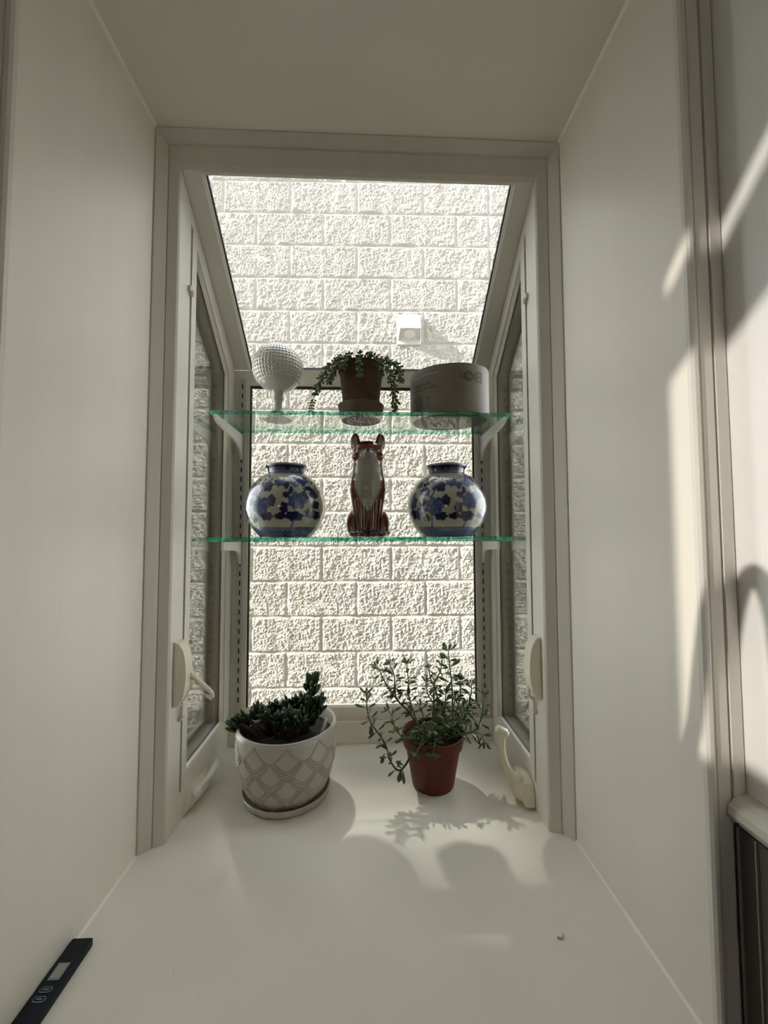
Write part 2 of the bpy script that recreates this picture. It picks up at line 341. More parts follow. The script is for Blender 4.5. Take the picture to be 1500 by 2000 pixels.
# ------------------------------------------------------------------ garden window: side casements
def casement(nm, X, s):
    outer = [(0.765, 0.0), (YB, 0.0), (YB, roofz(YB) - 0.002), (0.765, roofz(0.765) - 0.002)]
    so = [(0.813, 0.056), (1.074, 0.056), (1.074, 0.986), (0.813, 1.192)]
    sh = [(0.8205, 0.0565), (1.0735, 0.0565), (1.0735, 0.985), (0.8205, 1.184)]
    ho = [(0.842, 0.080), (1.051, 0.080), (1.051, 0.9735), (0.842, 1.156)]
    ho2 = [(0.845, 0.083), (1.048, 0.083), (1.048, 0.971), (0.845, 1.150)]
    ho3 = [(0.849, 0.090), (1.043, 0.090), (1.043, 0.966), (0.849, 1.140)]
    root = struct(B().ring(outer, so, 0, X, X + s*0.050).build(nm, P['vinyl']))
    B().ring(sh, ho, 0, X - s*0.0004, X + s*0.011).build('sash', P['vinyl'], root)
    # bead round the glass
    B().ring(ho, ho2, 0, X + s*0.003, X + s*0.011).build('glazing_bead', P['vinyl'], root)
    B().ring([(0.8125, 0.05), (1.08, 0.05), (1.08, 0.99), (0.8125, 1.195)], ho2, 0, X + s*0.0115, X + s*0.013).build('weather_seal', P['seal'], root)
    B().ring(outer, ho, 0, X + s*0.014, X + s*0.043).build('screen_track', P['track'], root)
    B().ring(outer, ho3, 0, X + s*0.043, X + s*0.054).build('outer_frame', P['outerframe'], root)
    B().prism(ho, 0, X + s*0.0125, X + s*0.0145).build('pane', P['glass'], root)
    # snubber
    B().box((X - s*0.006, 0.803, 1.046), (X, 0.812, 1.057), 0.002).ball((X - s*0.004, 0.8145, 1.047), (0.005, 0.006, 0.009), 10, 8).build('snubber', P['cream_plastic'], root, True)
    # lock escutcheon: a D seen side on
    pts = [(X - s*0.0235*math.sin(PI*k/18)**0.75, 0.292 + 0.060*math.cos(PI*k/18)) for k in range(19)]
    lk = B().prism([(p[0], p[1]) for p in pts], 1, 0.777, 0.806, 0.003).build('lock', P['cream_plastic'], root, 'auto')
    if s < 0:
        v = B()
        v.tube([(X + 0.016, 0.800, 0.290), (X + 0.030, 0.803, 0.278), (X + 0.052, 0.806, 0.256)], [0.0060, 0.0055, 0.0052], 8)
        v.tube([(X + 0.048, 0.806, 0.2605), (X + 0.060, 0.808, 0.247), (X + 0.0625, 0.808, 0.2400), (X + 0.060, 0.810, 0.2350), (X + 0.044, 0.810, 0.2440)], [0.0050, 0.0042, 0.0036, 0.0034, 0.0030], 8)
        v.build('lever', P['cream_plastic'], lk, True)
    else:
        v = B(); v.tube([(X - 0.017, 0.798, 0.252), (X - 0.020, 0.799, 0.235), (X - 0.008, 0.800, 0.226)], [0.005, 0.004, 0.003], 8)
        v.build('lever', P['cream_plastic'], lk, True)
    B().box((X - s*0.005, 0.801, 0.196), (X, 0.817, 0.203), 0.0015).tube([(X - s*0.004, 0.806, 0.200), (X - s*0.005, 0.806, 0.226)], 0.0028, 8).build('keeper', P['tan_plastic'], root)
    # folding crank operator at the foot
    cb = B()
    n = 20; L0 = []
    for k in range(n + 1):
        t = k/n; L0.append((0.826 + 0.148*t, 0.026*math.sin(PI*t)**0.6))
    vs = []
    if s < 0:
        for y, wd in L0:
            vs.append([(X + wd*0.95*math.sin(PI*j/8), y, 0.004 + 0.046*(0.35 + 0.65*(1 - (y - 0.826)/0.148*0.5))*(0.5 + 0.5*math.cos(PI*j/8))*(min(1, wd/0.018))) for j in range(9)])
        g = [[cb.b.verts.new(p) for p in row] for row in vs]
        for a, c in zip(g, g[1:]):
            for j in range(8): cb.b.faces.new((a[j], a[j+1], c[j+1], c[j]))
        ck = cb.build('crank', P['cream_plastic'], root, True)
        h = B()
        h.tube([(X + 0.019, 0.853, 0.040), (X + 0.022, 0.880, 0.039), (X + 0.024, 0.905, 0.037), (X + 0.022, 0.940, 0.036), (X + 0.017, 0.962, 0.035)], [0.0065, 0.006, 0.007, 0.0095, 0.006], 10)
        h.ball((X + 0.019, 0.850, 0.038), (0.009, 0.011, 0.010), 12, 8)
        h.build('crank_handle', P['white_plastic'], ck, True)
    else:
        cb.prism([(0.818, 0.006), (0.905, 0.006), (0.905, 0.030), (0.885, 0.050), (0.850, 0.058), (0.826, 0.048), (0.818, 0.030)], 0, X - 0.022, X, 0.005)
        cb.ball((X - 0.018, 0.850, 0.030), (0.022, 0.030, 0.026), 16, 10)
        ck = cb.build('crank', P['cream_plastic'], root, 'auto')
        h = B()
        path = smoothline([(X - 0.020, 0.846, 0.046), (X - 0.036, 0.850, 0.050), (X - 0.049, 0.856, 0.072), (X - 0.053, 0.860, 0.100), (X - 0.050, 0.862, 0.128)], 5)
        h.tube(path, [0.0115 - 0.0060*k/(len(path)-1) for k in range(len(path))], 10)
        h.ball((X - 0.026, 0.842, 0.048), (0.012, 0.012, 0.012), 12, 8)
        h.tube([(X - 0.040, 0.864, 0.127), (X - 0.044, 0.864, 0.130), (X - 0.062, 0.864, 0.140), (X - 0.064, 0.864, 0.141)], [0.0065, 0.0095, 0.0085, 0.006], 12)
        h.build('crank_handle', P['cream_plastic'], ck, True)
    return root
casement('window_1', GL, -1)
casement('window_2', GR, 1)

# back picture window
PL, PR, PB, PT = -0.3170, 0.2945, 0.0905, 0.9535
o4 = [(GL - 0.05, 0.0), (GR + 0.05, 0.0), (GR + 0.05, 1.000), (GL - 0.05, 1.000)]
root = struct(B().ring(o4, [(PL - 0.013, PB - 0.016), (PR + 0.013, PB - 0.016), (PR + 0.013, PT + 0.012), (PL - 0.013, PT + 0.012)], 1, YB - 0.001, YB + 0.045).build('window_3', P['vinyl']))
B().ring([(PL - 0.014, PB - 0.017), (PR + 0.014, PB - 0.017), (PR + 0.014, PT + 0.013), (PL - 0.014, PT + 0.013)],
         [(PL - 0.003, PB + 0.003), (PR + 0.003, PB + 0.003), (PR + 0.003, PT + 0.004), (PL - 0.003, PT + 0.004)], 1, YB - 0.006, YB + 0.02).build('glazing_bead', P['vinyl'], root)
B().ring([(PL - 0.005, PB - 0.005), (PR + 0.005, PB - 0.005), (PR + 0.005, PT + 0.005), (PL - 0.005, PT + 0.005)],
         [(PL, PB), (PR, PB), (PR, PT), (PL, PT)], 1, YB + 0.002, YB + 0.012).build('weather_seal', P['seal'], root)
B().box((PL - 0.004, YB + 0.006, PB - 0.004), (PR + 0.004, YB + 0.010, PT + 0.004)).build('pane', P['glass'], root)
B().box((GL, YB - 0.010, 0.0), (GR, YB, 0.058), 0.002).build('base_board', P['vinyl'], root)

# sloping glass roof
yA, yBk = 0.766, YB
def rp(x, y, off=0.0): return (x, y + off*0.62, roofz(y) + off*0.785)
root = None
b = B()
for x0, x1 in ((GL - 0.05, -0.3240), (0.3000, GR + 0.05)):
    q = [rp(x0, yA), rp(x1, yA), rp(x1, yBk), rp(x0, yBk)]; q2 = [rp(x0, yA, 0.035), rp(x1, yA, 0.035), rp(x1, yBk, 0.035), rp(x0, yBk, 0.035)]
    v = [b.b.verts.new(p) for p in q + q2]
    for f in ((0, 1, 2, 3), (4, 7, 6, 5), (0, 4, 5, 1), (1, 5, 6, 2), (2, 6, 7, 3), (3, 7, 4, 0)): b.b.faces.new([v[i] for i in f])
root = struct(b.build('window_4', P['vinyl']))
b = B()
for x, s in ((-0.3240, 1), (0.3000, -1)):   # slim bead and dark gasket down each rafter
    v = [b.b.verts.new(p) for p in (rp(x, yA, 0.004), rp(x + s*0.004, yA, 0.006), rp(x + s*0.004, yBk, 0.006), rp(x, yBk, 0.004), rp(x, yA, 0.016), rp(x + s*0.004, yA, 0.016), rp(x + s*0.004, yBk, 0.016), rp(x, yBk, 0.016))]
    for f in ((0, 1, 2, 3), (4, 7, 6, 5), (0, 4, 5, 1), (1, 5, 6, 2), (2, 6, 7, 3), (3, 7, 4, 0)): b.b.faces.new([v[i] for i in f])
b.build('glazing_bead', P['vinyl'], root)
b = B()
for x, s in ((-0.3200, 1), (0.2960, -1)):
    v = [b.b.verts.new(p) for p in (rp(x, yA, 0.010), rp(x + s*0.0025, yA, 0.012), rp(x + s*0.0025, yBk, 0.012), rp(x, yBk, 0.010), rp(x, yA, 0.018), rp(x + s*0.0025, yA, 0.018), rp(x + s*0.0025, yBk, 0.018), rp(x, yBk, 0.018))]
    for f in ((0, 1, 2, 3), (4, 7, 6, 5), (0, 4, 5, 1), (1, 5, 6, 2), (2, 6, 7, 3), (3, 7, 4, 0)): b.b.faces.new([v[i] for i in f])
b.build('weather_seal', P['seal'], root)
b = B(); v = [b.b.verts.new(rp(x, y, o)) for o in (0.017, 0.021) for x, y in ((-0.335, yA), (0.311, yA), (0.311, yBk + 0.03), (-0.335, yBk + 0.03))]
for f in ((0, 1, 2, 3), (4, 7, 6, 5), (0, 4, 5, 1), (1, 5, 6, 2), (2, 6, 7, 3), (3, 7, 4, 0)): b.b.faces.new([v[i] for i in f])
b.build('pane', P['roofglass'], root)
B().box((-0.3240, YB - 0.002, 0.9990), (0.3000, YB + 0.012, 1.0035)).build('bead', P['vinyl'], root)
B().box((-0.3240, YB + 0.006, 1.0035), (0.3000, YB + 0.020, 1.0140)).build('flashing', P['grey_strip'], root)

# ------------------------------------------------------------------ outside: block wall
wy = 0.02198
wallroot = struct(B().box((-1.62, 0.0, -0.80), (1.75, 0.20, 2.905)).build('wall_block', P['mortar']))
wallroot.location = (0, 2.380, 0); wallroot.rotation_euler = (0, 0, -wy)
H = 0.2032
def block_mesh(wd, seed):
    ht = 0.1955; nx = max(8, int(wd/0.0031)); nz = int(ht/0.0031)
    vs, fs = [], []
    for j in range(nz + 1):
        for i in range(nx + 1):
            x = wd*i/nx; z = ht*j/nz
            e = min(x, wd - x, z, ht - z)
            m_ = min(1.0, e/0.010); m_ = m_*m_*(3 - 2*m_)
            q = Vector((x*38 + seed*17.3, z*38 - seed*5.1, seed*3.7))
            a = noise.noise(q); c = noise.noise(q*2.3 + Vector((5, 1, 2))); d = noise.noise(q*0.35)
            e2 = noise.noise(q*4.9)
            h = 0.007 + 0.0065*a + 0.0075*c + 0.0042*e2 + 0.008*d
            h = 0.0015 + m_*max(0.001, h)
            vs.append((x - wd/2, -h, z - ht/2))
    st = nx + 1
    for j in range(nz):
        for i in range(nx): fs.append((j*st + i, j*st + i + 1, (j+1)*st + i + 1, (j+1)*st + i))
    # sides back to the mortar
    rim = [i for i in range(st)] + [j*st + nx for j in range(1, nz + 1)] + [nz*st + i for i in range(nx - 1, -1, -1)] + [j*st for j in range(nz - 1, 0, -1)]
    n0 = len(vs)
    for r in rim: vs.append((vs[r][0], 0.004, vs[r][2]))
    for k in range(len(rim)):
        k2 = (k + 1) % len(rim); fs.append((rim[k2], rim[k], n0 + k, n0 + k2))
    me = bpy.data.meshes.new('block'); me.from_pydata(vs, [], fs); me.update(); me.materials.append(P['block'])
    return me
full = [block_mesh(2*H - 0.009, k) for k in range(7)]
half = [block_mesh(H - 0.009, 20 + k) for k in range(3)]
z0 = 2.7077; x0 = -0.4678
def put(me, sc_, zc):
    o = bpy.data.objects.new('block', me); COL.objects.link(o); o.parent = wallroot
    o.location = (sc_, 0.0, zc)
    if rnd.random() < 0.5: o.rotation_euler = (0, PI, 0)
for k in range(-1, 17):
    zc = z0 - (k + 0.5)*H
    par = k % 2
    # left of the control joint (joint number 6), counted in half blocks
    m_ = 6
    if par == 1:
        put(half[rnd.randrange(3)], x0 + (m_ - 0.5)*H, zc); m_ -= 1
    while x0 + m_*H > -1.45:
        put(full[rnd.randrange(7)], x0 + (m_ - 1)*H, zc); m_ -= 2
    m_ = 6
    if par == 1:
        put(half[rnd.randrange(3)], x0 + (m_ + 0.5)*H, zc); m_ += 1
    while x0 + m_*H < 1.30:
        put(full[rnd.randrange(7)], x0 + (m_ + 1)*H, zc); m_ += 2
struct(B().box((-6, 0.8, -0.86), (6, 8, -0.80)).build('ground', P['ground']))

# vent hood on the block wall
vh = thing('vent_hood', 'white boxy vent hood fixed on the sunlit block wall', 'vent', (0.252, 2.365, 1.765)); vh.rotation_euler = (0, 0, -wy)
B().box((-0.073, -0.016, -0.085), (0.073, 0.006, 0.098), 0.004).build('base_plate', P['hood_paint'], vh)
b = B()   # wedge-shaped hood shell, open below
q = [(-0.070, -0.014, 0.098), (0.070, -0.014, 0.098), (0.062, -0.108, -0.022), (-0.062, -0.108, -0.022), (-0.066, -0.014, -0.064), (0.066, -0.014, -0.064), (0.060, -0.106, -0.032), (-0.060, -0.106, -0.032)]
v = [b.b.verts.new(p) for p in q]
for f in ((0, 1, 2, 3), (3, 2, 6, 7), (0, 3, 7, 4), (1, 5, 6, 2)): b.b.faces.new([v[i] for i in f])
hood = b.build('hood', P['hood_paint'], vh)
sm = hood.modifiers.new('thick', 'SOLIDIFY'); sm.thickness = 0.004; sm.offset = -1
b = B(); v = [b.b.verts.new(p) for p in [(-0.060, -0.016, -0.058), (0.060, -0.016, -0.058), (0.057, -0.100, -0.030), (-0.057, -0.100, -0.030)]]
b.b.faces.new(v); lo = b.build('underside', P['hood_shade'], vh)
sm = lo.modifiers.new('thick', 'SOLIDIFY'); sm.thickness = 0.003
b = B(); mt = Matrix.Translation((0, -0.066, -0.044)) @ Matrix.Rotation(math.radians(-18), 4, 'X')
bmesh.ops.create_cone(b.b, cap_ends=True, segments=32, radius1=0.034, radius2=0.034, depth=0.012, matrix=mt)
b.build('duct_disc', P['hood_disc'], vh, 'auto')
for x in (-0.034, 0.034): B().ball((x, -0.028, -0.0560), 0.004, 8, 6).build('screw', P['tan_plastic'], vh)

# unseen box added to cast the shadow that shows through the right casement
mb = B().box((-0.035, -0.075, -0.50), (0.035, 0.0, 0.50), 0.006).build('shadow_caster', P['outerframe'])
mb.location = (0.735, 2.350, 0.70); mb.rotation_euler = (0, 0, -wy)
tag(mb, 'tall narrow grey box added behind the right window frame to shade the block wall', 'shadow caster')

# ------------------------------------------------------------------ slotted standards, brackets and glass shelves
for x, lab in ((-0.3375, 'slotted shelf standard at the left of the back window'), (0.3150, 'slotted shelf standard at the right of the back window')):
    st = B().box((x - 0.0075, YB - 0.010, 0.066), (x + 0.0075, YB - 0.0012, 0.974), 0.001).build('shelf_standard', P['std_metal'])
    tag(st, lab, 'shelf standard')
    z = 0.120
    while z < 0.965:
        B().box((x - 0.0016, YB - 0.0106, z - 0.0065), (x + 0.0016, YB - 0.0098, z + 0.0065)).build('slot', P['dark'], st); z += 0.0252
    B().ball((x, YB - 0.0105, 0.0745), (0.003, 0.0015, 0.003), 8, 6).build('screw', P['tan_plastic'], st)
    B().ball((x, YB - 0.0105, 0.9680), (0.003, 0.0015, 0.003), 8, 6).build('screw', P['tan_plastic'], st)
brk_hi = [(1.0870, 0.8205), (0.8960, 0.8205), (0.8950, 0.8140), (0.9000, 0.8085), (0.9150, 0.8040), (0.9600, 0.7985), (1.0100, 0.7945), (1.0400, 0.7890), (1.0650, 0.7780), (1.0790, 0.7640), (1.0870, 0.7520)]
brk_lo = [(1.0870, 0.5357), (0.9560, 0.5357), (0.9560, 0.5150), (1.0500, 0.5110), (1.0700, 0.5050), (1.0800, 0.4900), (1.0870, 0.4720)]
for pr_, zlab in ((brk_hi, 'upper'), (brk_lo, 'lower')):
    for x, sd in ((-0.3380, 'left'), (0.3155, 'right')):
        s = -1 if sd == 'left' else 1
        br = B().prism(pr_, 0, x - 0.0030, x + 0.0030, 0.001).build('shelf_bracket', P['white_metal'])
        tag(br, 'white metal bracket under the %s end of the %s glass shelf' % (sd, zlab), 'bracket')
for zt, zb, lab, x0s, x1s in ((0.8300, 0.8206, 'upper green-edged glass shelf holding the globe vase and a trailing plant', -0.3500, 0.3290),
                    (0.5455, 0.5358, 'lower green-edged glass shelf holding two blue vases and a fox', -0.3520, 0.3300)):
    b = B().box((x0s, 0.900, zb), (x1s, 1.0700, zt), 0.0012)
    sh = b.build('glass_shelf', P['shelfglass']); sh.data.materials.append(P['shelfedge'])
    for p in sh.data.polygons:
        if abs(p.normal.z) < 0.8: p.material_index = 1
    tag(sh, lab, 'shelf')

# ------------------------------------------------------------------ upper shelf: globe vase, trailing plant, cream oval pot
t = thing('globe_vase', 'white milk glass globe vase with hobnail dots on a short stem', 'vase', (-0.2188, 0.980, 0.830))
b = B(); R0 = 0.0592
nu, nv = 300, 150; rows = []
for j in range(nv + 1):
    ph = PI*(0.035 + 0.9300*j/nv); row = []
    for i in range(nu):
        th = 2*PI*i/nu
        zz = -math.cos(ph)
        # diamond lattice of beads
        nb = 44; a = th*nb/(2*PI); c = ph*nb/(2*PI)*1.0
        u_ = a + c; v_ = a - c
        bd = (math.cos(2*PI*u_/2*1.0)*math.cos(2*PI*v_/2*1.0))
        amp = min(1.0, max(0.0, (zz + 0.72)/0.15))*max(0.0, math.sin(ph))
        r = R0 + 0.0024*max(0, bd)*amp
        row.append(b.b.verts.new((r*math.sin(ph)*math.cos(th), r*math.sin(ph)*math.sin(th), 0.1285 + r*zz)))
    rows.append(row)
for a_, c_ in zip(rows, rows[1:]):
    for i in range(nu): b.b.faces.new((a_[i], a_[(i+1) % nu], c_[(i+1) % nu], c_[i]))
b.b.faces.new(rows[0][::-1]); b.b.faces.new(rows[-1])
b.build('globe', P['milk'], t, True)
B().lathe([(0.0335, 0.0), (0.034, 0.003), (0.031, 0.006), (0.022, 0.010), (0.0145, 0.018), (0.0115, 0.030), (0.0105, 0.040), (0.0108, 0.047), (0.0138, 0.051), (0.0145, 0.0535), (0.0130, 0.057), (0.0128, 0.063), (0.0150, 0.070), (0.020, 0.0745)], seg=48).build('foot', P['milk'], t, 'auto')

def leaf_geo(seg, rings, tipw=0.62, flat=0.5):
    """unit leaf along +z, width 1, narrow base and wide rounded tip"""
    vs, fs = [(0, 0, 0)], []
    for j in range(1, rings):
        tt = j/rings
        r = 0.5*(math.sin(PI*min(1, tt**(1/tipw)*1.0))**0.75*0.9 + 0.10*(1 - tt)) if tipw < 1 else 0.5*math.sin(PI*tt)**0.42
        for k in range(seg): vs.append((r*math.cos(2*PI*k/seg), flat*r*math.sin(2*PI*k/seg), tt))
    vs.append((0, 0, 1)); n = len(vs) - 1
    for k in range(seg):
        fs.append((0, 1 + (k+1) % seg, 1 + k)); q = 1 + (rings-2)*seg; fs.append((q + k, q + (k+1) % seg, n))
        for j in range(rings - 2):
            a = 1 + j*seg; c = a + seg
            fs.append((a + k, a + (k+1) % seg, c + (k+1) % seg, c + k))
    return vs, fs
def leaf_mtx(base, d, ln, wd, up=None):
    d = Vector(d).normalized(); up = Vector(up) if up is not None else Vector((rnd.uniform(-1, 1), rnd.uniform(-1, 1), rnd.uniform(-1, 1)))
    x = (up - d*up.dot(d))
    x = d.orthogonal() if x.length < 1e-4 else x
    x.normalize(); y = d.cross(x)
    m = Matrix((y*wd, x*wd, d*ln)).transposed().to_4x4(); m.translation = Vector(base); return m
def leaf_mesh(name, m, *a):
    vs, fs = leaf_geo(*a); me = bpy.data.meshes.new(name); me.from_pydata(vs, [], fs); me.update()
    for p in me.polygons: p.use_smooth = True
    me.materials.append(m); return me

t = thing('trailing_plant', 'small trailing succulent in a weathered clay pot on the upper shelf', 'plant', (-0.0150, 0.980, 0.830))
B().lathe([(0.030, 0.004), (0.0475, 0.004), (0.051, 0.009), (0.0535, 0.020), (0.0555, 0.036), (0.0570, 0.040), (0.0560, 0.0415), (0.0535, 0.040), (0.050, 0.036)], c=(0, 0, -0.004), seg=56).build('saucer', P['saucer_clay'], t, 'auto')
B().lathe([(0.0400, 0.004), (0.0430, 0.008), (0.0450, 0.046), (0.0495, 0.085), (0.0530, 0.118), (0.0560, 0.119), (0.0575, 0.136), (0.0545, 0.137), (0.0525, 0.128)], seg=56).build('pot', P['terracotta'], t, 'auto')
B().lathe([(0.001, 0.1255), (0.02, 0.1275), (0.040, 0.127), (0.0528, 0.1255)], seg=32, cap=False).build('soil', P['soil'], t, True)
lg = leaf_geo(6, 4, 0.62, 0.75)
strands = [  # local to the pot; they hang over the rim
    [(-0.02, -0.01, 0.134), (-0.050, -0.030, 0.143), (-0.075, -0.036, 0.122), (-0.092, -0.036, 0.092), (-0.100, -0.034, 0.062)],
    [(-0.01, -0.02, 0.134), (-0.040, -0.044, 0.143), (-0.058, -0.050, 0.118), (-0.066, -0.050, 0.094), (-0.074, -0.050, 0.076)],
    [(-0.02, 0.00, 0.134), (-0.058, -0.012, 0.143), (-0.090, -0.020, 0.114), (-0.107, -0.022, 0.072), (-0.110, -0.022, 0.058)],
    [(0.00, -0.02, 0.134), (-0.002, -0.050, 0.147), (-0.004, -0.064, 0.128), (-0.003, -0.066, 0.104), (-0.002, -0.066, 0.090)],
    [(0.01, -0.02, 0.134), (0.030, -0.046, 0.145), (0.044, -0.058, 0.125), (0.047, -0.060, 0.104), (0.046, -0.060, 0.093)],
    [(0.02, -0.01, 0.134), (0.050, -0.028, 0.145), (0.077, -0.034, 0.130), (0.092, -0.034, 0.108), (0.098, -0.034, 0.088)],
    [(0.02, 0.00, 0.134), (0.052, -0.018, 0.142), (0.070, -0.030, 0.110), (0.074, -0.036, 0.066), (0.081, -0.038, 0.026), (0.083, -0.038, 0.008)],
    [(0.02, 0.01, 0.134), (0.056, 0.006, 0.143), (0.080, -0.006, 0.112), (0.084, -0.010, 0.066), (0.088, -0.010, 0.030)],
    [(0.02, 0.00, 0.136), (0.060, -0.010, 0.148), (0.088, -0.014, 0.138), (0.104, -0.016, 0.118)],
    [(-0.01, 0.01, 0.134), (-0.045, 0.020, 0.147), (-0.072, 0.022, 0.132), (-0.086, 0.020, 0.104)],
    [(-0.03, 0.0, 0.134), (-0.028, -0.044, 0.146), (-0.034, -0.062, 0.128), (-0.040, -0.064, 0.108)],
    [(0.0, 0.0, 0.130), (0.018, -0.04, 0.148), (0.022, -0.055, 0.140)], [(0.0, 0.02, 0.130), (-0.02, 0.03, 0.150), (-0.045, 0.02, 0.152)],
    [(0.0, 0.02, 0.130), (0.03, 0.02, 0.152), (0.055, 0.02, 0.150)]]
for sdef in strands:
    pts = smoothline(sdef, 6)
    stem = B().tube(pts, 0.0013, 6).build('trailing_stem', P['stem'], t, True)
    lb = B(); ph = rnd.uniform(0, 6)
    for i in range(3, len(pts)):
        d = (pts[i] - pts[i-1]).normalized(); o_ = d.orthogonal().normalized(); v_ = d.cross(o_)
        for q in range(2):
            ph += 2.4
            out = o_*math.cos(ph) + v_*math.sin(ph)
            ln = rnd.uniform(0.0105, 0.0150)*(0.7 if i > len(pts) - 3 else 1)
            lb.grow(lg, leaf_mtx(pts[i] - d*rnd.uniform(0, 0.004), out*0.8 + d*0.75, ln, ln*0.52))
    lo = lb.build('leaves', P['leaf_tail'], stem, True, fix=False); lo['kind'] = 'stuff'
# one loose twig below the left strand
tw = smoothline([(-0.108, -0.022, 0.066), (-0.116, -0.022, 0.040), (-0.120, -0.022, 0.016)], 4)
stem = B().tube(tw, 0.0010, 6).build('trailing_stem', P['stem'], t, True)
lb = B()
for i, p in enumerate(tw):
    for q in (-1, 1):
        if i > 2: lb.grow(lg, leaf_mtx(p, (q*0.8, rnd.uniform(-0.5, 0.5), -0.6), 0.0095, 0.0060))
lo = lb.build('leaves', P['leaf_tail'], stem, True, fix=False); lo['kind'] = 'stuff'

# cream oval pot printed like an addressed envelope
CX, CYv, A_, B_, ROT = 0.2050, 0.9840, 0.0975, 0.0830, math.radians(-20)
cr_, sr_ = math.cos(ROT), math.sin(ROT)
def oval(th, sc=1.0):
    x, y = A_*sc*math.cos(th), B_*sc*math.sin(th); return x*cr_ - y*sr_, x*sr_ + y*cr_
t = thing('oval_pot', 'cream oval ceramic pot printed with postmark, stamp and address', 'pot', (CX, CYv, 0.830))
b = B(); seg = 72; rows = []
for sc, z in ((0.93, 0.0), (0.985, 0.004), (1.0, 0.012), (1.0, 0.113), (0.992, 0.117), (0.975, 0.117), (0.965, 0.113), (0.960, 0.012), (0.5, 0.010)):
    rows.append([b.b.verts.new((*oval(2*PI*k/seg, sc), z)) for k in range(seg)])
for a_, c_ in zip(rows, rows[1:]):
    for k in range(seg): b.b.faces.new((a_[k], a_[(k+1) % seg], c_[(k+1) % seg], c_[k]))
b.b.faces.new(rows[0][::-1]); b.b.faces.new(rows[-1])
ov = b.build('body', P['cream_ceramic'], t, 'auto')
# arc-length table of the front half (theta from pi to 2 pi)
TH = [PI*1.0 + PI*k/400 for k in range(401)]; ARC = [0.0]
for k in range(400):
    a_, c_ = oval(TH[k]), oval(TH[k+1]); ARC.append(ARC[-1] + math.hypot(c_[0]-a_[0], c_[1]-a_[1]))
def on_oval(u, z, off=0.0004):
    import bisect
    i = min(399, max(0, bisect.bisect_left(ARC, u) - 1)); f_ = (u - ARC[i])/(ARC[i+1] - ARC[i]); th = TH[i] + f_*(TH[i+1] - TH[i])
    x, y = oval(th, 1 + off/A_); return (x, y, z)
def strip(b, pts, wd):
    """flat line wrapped on the pot's face, (u, z) points"""
    for (u0_, z0_), (u1_, z1_) in zip(pts, pts[1:]):
        n = max(1, int(math.hypot(u1_-u0_, z1_-z0_)/0.004)); L_ = math.hypot(u1_-u0_, z1_-z0_)
        nx_, nz_ = -(z1_-z0_)/L_*wd/2, (u1_-u0_)/L_*wd/2
        for k in range(n):
            a0, a1 = k/n, (k+1)/n
            ua, za, ub, zb_ = u0_+(u1_-u0_)*a0, z0_+(z1_-z0_)*a0, u0_+(u1_-u0_)*a1, z0_+(z1_-z0_)*a1
            b.face([on_oval(ua-nx_, za-nz_), on_oval(ub-nx_, zb_-nz_), on_oval(ub+nx_, zb_+nz_), on_oval(ua+nx_, za+nz_)])
def circ(b, u, z, r, wd, a0=0, a1=2*PI, n=20): strip(b, [(u + r*math.cos(a0+(a1-a0)*k/n), z + r*math.sin(a0+(a1-a0)*k/n)) for k in range(n+1)], wd)
def text_geo(body, size):
    c = bpy.data.curves.new('txt', 'FONT'); c.body = body; c.size = size; c.resolution_u = 2
    o = bpy.data.objects.new('txt', c); COL.objects.link(o)
    dg = bpy.context.evaluated_depsgraph_get(); me = bpy.data.meshes.new_from_object(o.evaluated_get(dg))
    vs = [v.co.copy() for v in me.vertices]; fs = [tuple(p.vertices) for p in me.polygons]
    bpy.data.objects.remove(o); bpy.data.curves.remove(c); bpy.data.meshes.remove(me); return vs, fs
def write(b, body, size, u, z, slant=0.15, rise=0.0):
    vs, fs = text_geo(body, size)
    vv = [b.b.verts.new(on_oval(u + v.x + slant*v.y, z + v.y + rise*v.x)) for v in vs]
    for f in fs:
        try: b.b.faces.new([vv[i] for i in f])
        except ValueError: pass
tot = ARC[-1]
b = B()
write(b, 'To', 0.0075, 0.050, 0.0840); write(b, '14 Maple Ave 2A', 0.0085, 0.050, 0.0735); write(b, 'New York, NY 10014', 0.0085, 0.050, 0.0630)
b.build('address_text', P['ink'], t, fix=False); b = B()
um = tot*0.705; zm = 0.0860
for r in (0.0115, 0.0085): circ(b, um, zm, r, 0.0010)
circ(b, um, zm, 0.0045, 0.0016, 0.4, 5.6, 10)
for k in range(10): a_ = 2*PI*k/10; strip(b, [(um + 0.0092*math.cos(a_), zm + 0.0092*math.sin(a_)), (um + 0.0108*math.cos(a_+0.25), zm + 0.0108*math.sin(a_+0.25))], 0.0014)
for dz in (-0.0065, -0.0022, 0.0022, 0.0065):
    strip(b, [(um - 0.0230, zm + dz), (um - 0.0115, zm + dz)], 0.0008); strip(b, [(um + 0.0115, zm + dz), (um + 0.0190, zm + dz)], 0.0008)
b.build('postmark', P['ink'], t, fix=False); b = B()
us = um + 0.0275
for h_, v_ in ((0.0085, 0.0120), (0.0060, 0.0090)):
    strip(b, [(us-h_, zm-v_), (us+h_, zm-v_), (us+h_, zm+v_), (us-h_, zm+v_), (us-h_, zm-v_)], 0.0010)
write(b, '8', 0.0120, us - 0.0036, zm - 0.0042, 0)
b.build('postage_stamp', P['ink'], t, fix=False); b = B()
strip(b, [(0.058, 0.0455), (0.102, 0.0455), (0.104, 0.0435), (0.104, 0.0215), (0.102, 0.0195), (0.058, 0.0195), (0.056, 0.0215), (0.056, 0.0435), (0.058, 0.0455)], 0.0010)
write(b, 'post office', 0.0058, 0.0640, 0.0325, 0.2); write(b, 'mail daily', 0.0058, 0.0660, 0.0225, 0.2)
b.build('rubber_stamp', P['ink'], t, fix=False)
